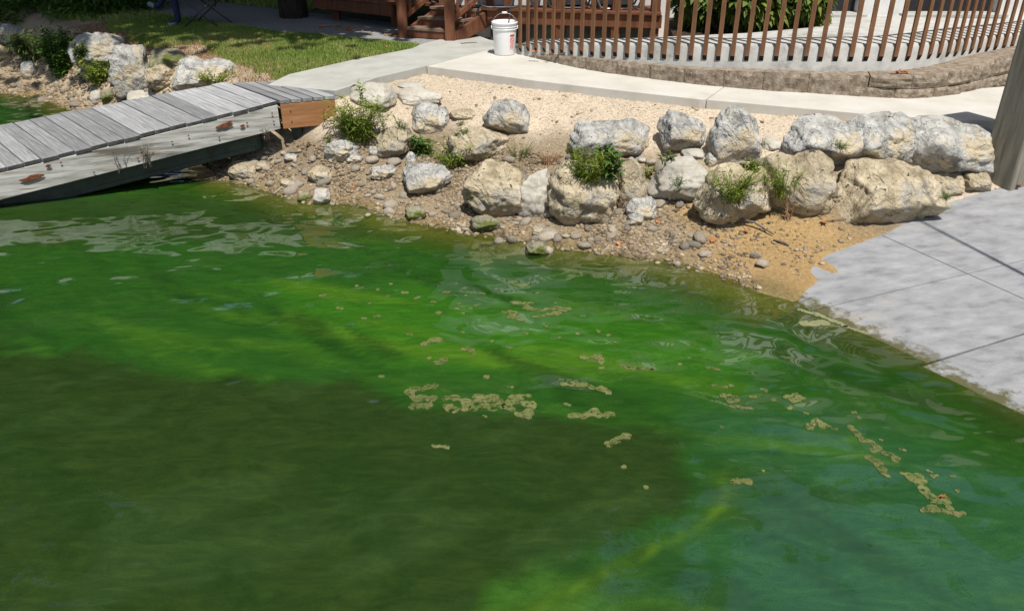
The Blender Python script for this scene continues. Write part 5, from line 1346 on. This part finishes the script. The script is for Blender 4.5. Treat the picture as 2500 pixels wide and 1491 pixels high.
def seated_person(loc):
    # joints of a figure that sits facing -x with the right leg crossed over the left
    J = {'pel': (.05, 0, .50), 'sp': (.10, 0, .72), 'ch': (.12, 0, .92), 'nk': (.11, 0, 1.06), 'hd': (.08, 0, 1.14), 'ht': (.07, 0, 1.27),
         'sl': (.12, -.19, 1.0), 'el': (.04, -.27, .75), 'wl': (-.16, -.2, .66), 'hl': (-.24, -.17, .65), 'sr': (.12, .19, 1.0), 'er': (.04, .27, .75), 'wr': (-.14, .18, .68), 'hr': (-.22, .14, .67),
         'pl': (.03, -.09, .49), 'kl': (-.38, -.10, .50), 'al': (-.36, -.10, .10), 'fl': (-.52, -.11, .035), 'pr': (.03, .09, .50), 'kr': (-.40, .03, .57), 'ar': (-.66, -.04, .27), 'fr': (-.78, -.06, .33)}
    E_ = [('pel', 'sp'), ('sp', 'ch'), ('ch', 'nk'), ('nk', 'hd'), ('hd', 'ht'), ('ch', 'sl'), ('sl', 'el'), ('el', 'wl'), ('wl', 'hl'), ('ch', 'sr'), ('sr', 'er'), ('er', 'wr'), ('wr', 'hr'), ('pel', 'pl'), ('pl', 'kl'), ('kl', 'al'), ('al', 'fl'), ('pel', 'pr'), ('pr', 'kr'), ('kr', 'ar'), ('ar', 'fr')]
    Rr = {'pel': .14, 'sp': .13, 'ch': .14, 'nk': .055, 'hd': .09, 'ht': .075, 'sl': .07, 'sr': .07, 'el': .045, 'er': .045, 'wl': .03, 'wr': .03, 'hl': .035, 'hr': .035, 'pl': .095, 'pr': .095, 'kl': .06, 'kr': .06, 'al': .042, 'ar': .042, 'fl': .035, 'fr': .035}
    names = list(J); me = bpy.data.meshes.new('body'); me.from_pydata([J[n] for n in names], [(names.index(a), names.index(b)) for a, b in E_], []); me.update()
    o = obj('person', me)
    md = o.modifiers.new('skin', 'SKIN'); o.modifiers.new('sub', 'SUBSURF').levels = 2
    for i, n in enumerate(names):
        sv = me.skin_vertices[0].data[i]; sv.radius = (Rr[n], Rr[n]); sv.use_root = (n == 'pel')
    dg = bpy.context.evaluated_depsgraph_get(); ev = o.evaluated_get(dg); m2 = bpy.data.meshes.new_from_object(ev)
    o.modifiers.clear(); o.data = m2; m2.materials.clear()
    for k in ('shirt', 'jeans', 'skin', 'shoe', 'hair'): m2.materials.append(M[k])
    for p in m2.polygons:
        c_ = p.center; p.use_smooth = True
        if c_.z > 1.05: p.material_index = 4 if (c_.z > 1.24 or c_.x > .12) else 2
        elif (c_.x < -.12 and c_.z > .62 and abs(c_.y) > .1): p.material_index = 2
        elif c_.z > .60 and c_.x > -.2: p.material_index = 0
        elif c_.z < .075 or c_.x < -.68: p.material_index = 3
        else: p.material_index = 1
    o.location = loc
    # fingers on both hands, resting on the lap
    for sgn, hnd in ((-1, J['hl']), (1, J['hr'])):
        for q in range(4):
            b = Vector(hnd) + Vector((-.02, (q - 1.5) * .018, .0)); L_ = (.065, .075, .07, .055)[q]
            f_ = MB().tube([b, b + Vector((-L_ * .55, 0, -.006)), b + Vector((-L_, 0, -.03))], [.009, .008, .006], 6).build('finger', M['skin'], o, True)
        b = Vector(hnd) + Vector((.02, -sgn * .03, 0)); MB().tube([b, b + Vector((-.03, -sgn * .025, -.005)), b + Vector((-.055, -sgn * .02, -.015))], [.011, .009, .007], 6).build('thumb', M['skin'], o, True)
    for sy in (-1, 1):
        MB().lathe([(.0, .008), (.007, .006), (.01, 0), (.007, -.006), (0, -.008)], 8, (-.012, sy * .033, 1.185)).build('eye', M['door_dark'], o)
        MB().lathe([(.0, .03), (.012, .02), (.014, 0), (.01, -.02), (0, -.03)], 8, (.085, sy * .088, 1.18)).build('ear', M['skin'], o)
    MB().tube([(-.01, 0, 1.19), (-.038, 0, 1.155), (-.012, 0, 1.15)], [.006, .014, .008], 8).build('nose', M['skin'], o, True)
    MB().tube([(-.012, -.025, 1.12), (-.018, 0, 1.118), (-.012, .025, 1.12)], [.004, .006, .004], 6).build('mouth', M['fabric_red'], o, True)
    return o
person = seated_person(seat_o + Vector((0, 0, -.005)))
tag(person, 'person in dark jeans sitting with one leg crossed in the shade', 'person')

# ------------------------------------------------------------------ fallen leaves, twigs, litter
def leaf_mesh(seed):
    rr = random.Random(seed); pts = []
    lob = [(0, 1.0), (.5, .45), (1.05, .9), (1.5, .4), (2.1, .7), (2.7, .3), (3.14, .45), (3.6, .3), (4.2, .7), (4.8, .4), (5.25, .9), (5.8, .45)]
    v = [(0, 0, .05)]
    for a, r_ in lob:
        r_ *= rr.uniform(.85, 1.1); v.append((math.sin(a) * r_, math.cos(a) * r_, rr.uniform(-.08, .32) * r_))
    f = [(0, 1 + i, 1 + (i + 1) % 12) for i in range(12)]
    return mesh_from('leaf', v, f, M['fallen_leaf'])
LM = [leaf_mesh(k) for k in range(6)]
def leaf(x, y, z, s_, label, group):
    o = obj('fallen_leaf', random.choice(LM), None, (x, y, z + .006), (random.uniform(-.4, .4), random.uniform(-.4, .4), random.uniform(0, 6.3)), (s_, s_, s_)); return tag(o, label, 'leaf', group)
for px, py in [(512, 107), (520, 105), (568, 100), (595, 87), (499, 92), (518, 88), (470, 93), (625, 75), (640, 83), (690, 84), (551, 96), (665, 80), (720, 89), (789, 99), (945, 115), (730, 96), (520, 121), (845, 118), (633, 98), (610, 108), (655, 118), (480, 84), (463, 97), (720, 90), (735, 102), (560, 91), (585, 97)]:
    x, y = W(px, py, .75); leaf(x, y, .755, random.uniform(.035, .06), 'dry orange leaf lying on the sunlit lawn', 'leaves on the lawn')
for k in range(40):
    px = random.uniform(775, 975); py = 63 + (px - 775) * .125 + random.uniform(-4, 5)
    x, y = W(px, py, .745); leaf(x, y, .745, random.uniform(.03, .055), 'dry leaf in the litter under the edge of the deck', 'leaf litter by the deck')
for px, py, lab_ in [(861, 461, 'large reddish leaf lying in the left rubble near the water'), (1605, 547, 'orange leaf lying in front of the slanting light grey boulder'), (1822, 570, 'orange-brown leaf beside the dark driftwood stick'), (1508, 601, 'pinkish leaf at the mud edge below the dark grey stone'), (1738, 593, 'brown leaf in the grit left of the sand'), (699, 392, 'rust-coloured leaf at the edge of the landing shadow'), (1632, 404, 'pale orange leaf under the yellowish sprig'), (2008, 550, 'small red leaf on the sand under the huge boulder')]:
    x, y, z = on_ground(px, py); leaf(x, y, z + .012, random.uniform(.035, .05), lab_, None)
for k in range(16):
    x, y, z = on_ground(random.uniform(2262, 2305), random.uniform(495, 520)); leaf(x, y, z + random.uniform(0, .04), random.uniform(.03, .045), 'dry red leaf in the pile between the huge boulder and the ramp', 'leaf pile by the ramp')
for k in range(11):
    px = random.uniform(2178, 2226); x, y = W(px, 181, .95); leaf(x, y, .955 + random.uniform(0, .02), random.uniform(.03, .045), 'dry orange leaf on top of the block wall', 'leaves on the block wall')
for k in range(14):
    px = random.uniform(1290, 1385); x, y = W(px, 130 + (px - 1290) * .07, .84); leaf(x, y, .86, random.uniform(.025, .04), 'dry leaf behind the thin end of the block wall', 'leaves behind the wall end')
x, y = W(2131, 231, ZW); leaf(x, y, ZW + .01, .045, 'single orange leaf on the walkway against the block wall', None)
for px, py in ((1085, 62), (1010, 86), (1045, 46), (1130, 40)):
    pass
def stick(pts, r_, label, m='twig', cat='twig'):
    c_ = Vector(pts[0]); o = MB().tube([Vector(p) - c_ for p in pts], r_, 6).build('twig', M[m], None, True); o.location = c_; tag(o, label, cat); return o
def gp(px, py, dz=.01):
    x, y, z = on_ground(px, py); return (x, y, z + dz)
stick([gp(1775, 556, .02), gp(1800, 551, .05), gp(1840, 558, .05), (lambda p: p)(gp(1888, 578, .02))], [.007, .010, .009, .005], 'dark driftwood stick lying on the grit below the broad pale boulder')
stick([gp(1888, 590), gp(1912, 600, .02), gp(1925, 606)], [.008, .01, .006], 'short dark chip of wood at the right end of the driftwood stick')
stick([(*W(670, 475), .01), (*W(698, 461), .05), (*W(735, 453), .06)], [.004, .005, .004], 'pale twig sticking out over the green water at the left rubble', 'twig_pale')
stick([gp(2000, 550, .012), gp(2040, 546, .02), gp(2078, 541, .012)], [.004, .004, .003], 'thin reddish twig on the sand below the huge boulder')
stick([(*W(1125, 108, ZW), ZW + .008), (*W(1150, 107, ZW), ZW + .014), (*W(1165, 105.5, ZW), ZW + .008)], [.005, .006, .003], 'dark twig lying on the grey slab in front of the stairs')
stick([(*W(740, 452), .03), (*W(760, 425, .1), .12), (*W(772, 408, .12), .14)], .004, 'thin brown twig lying across the left rubble')

# ------------------------------------------------------------------ floating scum patches
def scum_mesh(chain, r_, seed, holes=.35, th=.004):
    pts = np.array(chain); lo = pts.min(0) - 1.7 * r_; hi = pts.max(0) + 1.7 * r_; st = r_ / 4.5
    ax, ay = np.arange(lo[0], hi[0], st), np.arange(lo[1], hi[1], st); X_, Y_ = np.meshgrid(ax, ay); x_, y_ = X_.ravel(), Y_.ravel()
    rr = random.Random(seed); d = np.full(x_.shape, -9.0); L_c = 0
    for a, b in zip(chain, (chain[1:] if len(chain) > 1 else chain)):
        n_ = max(1, int(math.hypot(b[0] - a[0], b[1] - a[1]) / (r_ * .8)))
        for q in range(n_ + 1):
            t = q / n_; cx, cy = a[0] + (b[0] - a[0]) * t + rr.gauss(0, .3) * r_, a[1] + (b[1] - a[1]) * t + rr.gauss(0, .3) * r_; ri = r_ * rr.uniform(.6, 1.1)
            fi = ri - np.hypot(x_ - cx, y_ - cy); d = np.maximum(d, fi) + .12 * r_ * np.exp(-np.abs(d - fi) / (.2 * r_))
    nzz = n2(x_ + seed * 3.7, y_, 1.1 / r_, 2, seed)
    fld = d + r_ * .38 * nzz
    if holes:
        hn = n2(x_ + seed * 1.3, y_ + 5, 1.0 / r_, 2, seed + 3); fld = np.minimum(fld, (.62 - holes - hn) * r_ * 1.4)
    fl_ = fld.reshape(X_.shape); V_, F_ = [], []; vid = {}
    def vert(key, p):
        if key not in vid: vid[key] = len(V_); V_.append(p)
        return vid[key]
    ny_, nx_ = fl_.shape
    for j in range(ny_ - 1):
        row = fl_[j:j + 2]
        for i in np.where((np.maximum(np.maximum(row[0, :-1], row[0, 1:]), np.maximum(row[1, :-1], row[1, 1:])) > 0))[0]:
            cs = [(i, j), (i + 1, j), (i + 1, j + 1), (i, j + 1)]; poly = []
            for a, b in zip(cs, cs[1:] + cs[:1]):
                fa, fb = fl_[a[1], a[0]], fl_[b[1], b[0]]
                if fa > 0: poly.append(vert(a, (ax[a[0]], ay[a[1]])))
                if (fa > 0) != (fb > 0):
                    t = fa / (fa - fb); k_ = (min(a, b), max(a, b)); poly.append(vert(k_, (ax[a[0]] + t * (ax[b[0]] - ax[a[0]]), ay[a[1]] + t * (ay[b[1]] - ay[a[1]]))))
            if len(poly) > 2: F_.append(tuple(poly))
    par = list(range(len(V_)))
    def fd(a):
        while par[a] != a: par[a] = par[par[a]]; a = par[a]
        return a
    for f in F_:
        for a in f[1:]: par[fd(a)] = fd(f[0])
    cn = {}
    for f in F_: cn[fd(f[0])] = cn.get(fd(f[0]), 0) + 1
    if cn:
        big = max(cn, key=cn.get); F_ = [f for f in F_ if fd(f[0]) == big]
        us = sorted({a for f in F_ for a in f}); mp_ = {a: i_ for i_, a in enumerate(us)}; V_ = [V_[a] for a in us]; F_ = [tuple(mp_[a] for a in f) for f in F_]
    n = len(V_); cnt = {}
    for f in F_:
        for a, b in zip(f, f[1:] + f[:1]): cnt[(a, b)] = 1
    c_ = np.array(V_).mean(0)
    v3 = [(p[0] - c_[0], p[1] - c_[1], th) for p in V_] + [(p[0] - c_[0], p[1] - c_[1], -.012) for p in V_]
    f3 = list(F_) + [(b, a, a + n, b + n) for (a, b) in cnt if (b, a) not in cnt]
    return v3, f3, c_
def scum(chain_px, rp, label, seed, group=None, m='scum', holes=.35, ox=0, oy=0, sc=1.0):
    ch_ = [W(ox + a / sc, oy + b / sc) for a, b in chain_px]
    k_ = ppm((ch_[0][0], ch_[0][1], 0)); v, f, c_ = scum_mesh(ch_, max(rp / sc / k_, .012), seed, holes)
    if not f: return
    o = obj('scum_patch', mesh_from('scum_patch', v, f, M[m]), None, (c_[0], c_[1], 0)); tag(o, label, 'algae scum', group)
Z1 = dict(ox=700, oy=500, sc=2.473); Z2 = dict(ox=1500, oy=691, sc=2.473)
named = [
 ([(880, 1100), (760, 1115), (740, 1140), (790, 1180), (780, 1215), (850, 1215), (870, 1170), (830, 1160)], 24, 'curled tan scum patch at the left end of the big scum row', Z1),
 ([(940, 1215), (1020, 1240), (1080, 1225), (1110, 1200), (1060, 1180), (970, 1170)], 26, 'lacy tan scum patch in the middle of the big scum row', Z1),
 ([(1120, 1235), (1190, 1205), (1150, 1165), (1230, 1160), (1290, 1190), (1250, 1225)], 28, 'wide tan scum patch joining the big scum row', Z1),
 ([(1330, 1220), (1360, 1170), (1430, 1160), (1470, 1215), (1440, 1265), (1370, 1250)], 34, 'thickest tan scum patch at the right end of the big scum row', Z1),
 ([(1680, 1078), (1760, 1085), (1840, 1105), (1900, 1115), (1945, 1140)], 22, 'elongated scum patch right of the big scum row', Z1),
 ([(1710, 1268), (1790, 1275), (1850, 1245), (1880, 1270), (1960, 1265)], 22, 'ragged pale scum patch below the elongated one', Z1),
 ([(1945, 1450), (1985, 1425), (2050, 1405)], 28, 'smooth pale bean-shaped scum patch alone on the dark water', Z1),
 ([(880, 1460), (930, 1458), (975, 1466)], 12, 'thin dumbbell-shaped scum patch on the dark water at the centre', Z1),
 ([(1360, 590), (1470, 598), (1440, 625), (1530, 640), (1620, 620), (1700, 630), (1640, 655), (1500, 680)], 17, 'lacy scum network near the rock reflections', Z1),
 ([(1320, 650), (1380, 655), (1350, 680), (1420, 695)], 18, 'scum patch at the lower left of the lacy network', Z1),
 ([(840, 845), (880, 815), (920, 825)], 20, 'rounded scum patch on the bright green water', Z1),
 ([(1075, 875), (1120, 880), (1120, 900)], 16, 'small three-lobed scum patch below the rounded one', Z1),
 ([(910, 960), (945, 940)], 24, 'lone scum patch on the bright green at the left', Z1),
 ([(1780, 925), (1850, 935), (1880, 910), (1900, 950)], 20, 'scum patch beside the blue sky streaks', Z1),
 ([(2020, 975), (2080, 990), (2150, 988), (2210, 996)], 13, 'string-like scum patch right of the sky streaks', Z1),
 ([(690, 690), (660, 680), (690, 715), (735, 705), (700, 680)], 18, 'ring-shaped scum patch left of the other ring', Z2),
 ([(1050, 690), (1080, 715), (1125, 700), (1100, 675), (1050, 685)], 17, 'ring-shaped scum patch in the green band at the right', Z2),
 ([(700, 750), (760, 748), (820, 758)], 14, 'flat scum patch where the green band meets the blue water', Z2),
 ([(1180, 870), (1220, 830), (1250, 860), (1310, 868)], 22, 'lumpy scum patch above the long right-hand trail', Z2),
 ([(1415, 868), (1460, 910), (1500, 945), (1550, 965), (1590, 1005), (1545, 1010)], 20, 'upper piece of the long scum trail at the right', Z2),
 ([(1530, 1060), (1590, 1080), (1600, 1120), (1660, 1160), (1700, 1180)], 24, 'middle piece of the long scum trail at the right', Z2),
 ([(1730, 1150), (1790, 1175), (1830, 1160), (1850, 1220)], 24, 'scum piece below the middle of the right-hand trail', Z2),
 ([(1840, 1240), (1890, 1270), (1930, 1310), (1990, 1310), (2020, 1350)], 28, 'lower piece of the scum trail holding an orange leaf', Z2),
 ([(1855, 1365), (1930, 1362), (2000, 1380), (2090, 1390)], 20, 'tail end of the scum trail over the blue-green water', Z2),
 ([(1650, 1035), (1700, 1060), (1690, 1075)], 20, 'scum blob right of the long trail', Z2),
 ([(710, 1200), (770, 1190), (800, 1200)], 24, 'brownish oval scum patch on the blue-green water', Z2),
 ([(1150, 240), (1210, 250), (1265, 235)], 26, 'pale film patch near the ramp waterline', Z2),
 ([(1120, 165), (1220, 190), (1330, 235), (1400, 260)], 16, 'long pale film strip along the sandy waterline', Z2),
 ([(1400, 265), (1460, 285), (1530, 305)], 13, 'pale film strip touching the ramp waterline', Z2),
]
for i, (c_, rp_, lab_, z_) in enumerate(named):
    scum(c_, rp_ * 1.15, lab_, i + 1, 'large scum patches', 'scum_pale' if 'pale film' in lab_ else 'scum', .38 if ('lacy' in lab_ or 'big' in lab_ or 'ring' in lab_) else .3, **z_)
small1 = [(1190, 1050, 40), (1345, 1100, 18), (540, 675, 26), (910, 655, 28), (900, 590, 26), (625, 555, 30), (710, 530, 26), (970, 532, 30), (790, 565, 24), (1060, 618, 17), (1180, 537, 18), (1335, 862, 20), (1650, 803, 14), (1100, 858, 20), (1990, 830, 17), (1875, 760, 20), (1940, 790, 20), (1760, 780, 26), (1900, 985, 20), (1690, 1208, 14), (1195, 1277, 11), (575, 1037, 13), (215, 550, 22), (320, 625, 22), (740, 783, 16), (865, 928, 9), (420, 490, 12), (550, 514, 12), (1040, 597, 11), (1110, 627, 9), (1140, 610, 8), (1020, 630, 8), (1065, 657, 8), (1565, 735, 11), (1235, 823, 10), (1445, 776, 8), (1065, 773, 7), (500, 595, 7), (630, 478, 8), (1080, 550, 7), (465, 687, 14)]
small2 = [(90, 505, 16), (150, 518, 14), (230, 522, 13), (390, 490, 12), (620, 520, 28), (600, 618, 20), (660, 632, 20), (710, 620, 17), (835, 690, 16), (890, 642, 16), (915, 652, 14), (962, 704, 9), (1437, 783, 13), (1730, 1003, 22), (1900, 1140, 20), (1930, 1165, 18), (915, 1135, 17), (55, 1110, 13), (1060, 752, 8), (1158, 786, 7), (1610, 948, 7), (2040, 1166, 7), (2065, 1258, 8), (655, 873, 6), (190, 1234, 8), (1470, 815, 6), (1770, 395 + 0, 10), (560, 1413 - 900, 8)]
for i, (a, b, r_) in enumerate(small1): scum([(a - r_ * .4, b), (a + r_ * .5, b + random.uniform(-3, 3))], r_ * .62, 'small round tan scum fleck floating among the larger patches', 40 + i, 'small scum flecks', 'scum', 0, **Z1)
for i, (a, b, r_) in enumerate(small2): scum([(a - r_ * .4, b), (a + r_ * .5, b + random.uniform(-3, 3))], r_ * .62, 'small round tan scum fleck floating among the larger patches', 140 + i, 'small scum flecks', 'scum', 0, **Z2)
fp = W(1500 + 1975 / 2.473, 691 + 1295 / 2.473); leaf(fp[0], fp[1], .008, .03, 'orange leaf floating on the scum trail at the right', None)

for o in list(bpy.data.objects):
    if o.name == 'label_sheet': bpy.data.objects.remove(o)
print('pickets', nP, 'objects', len(bpy.data.objects))
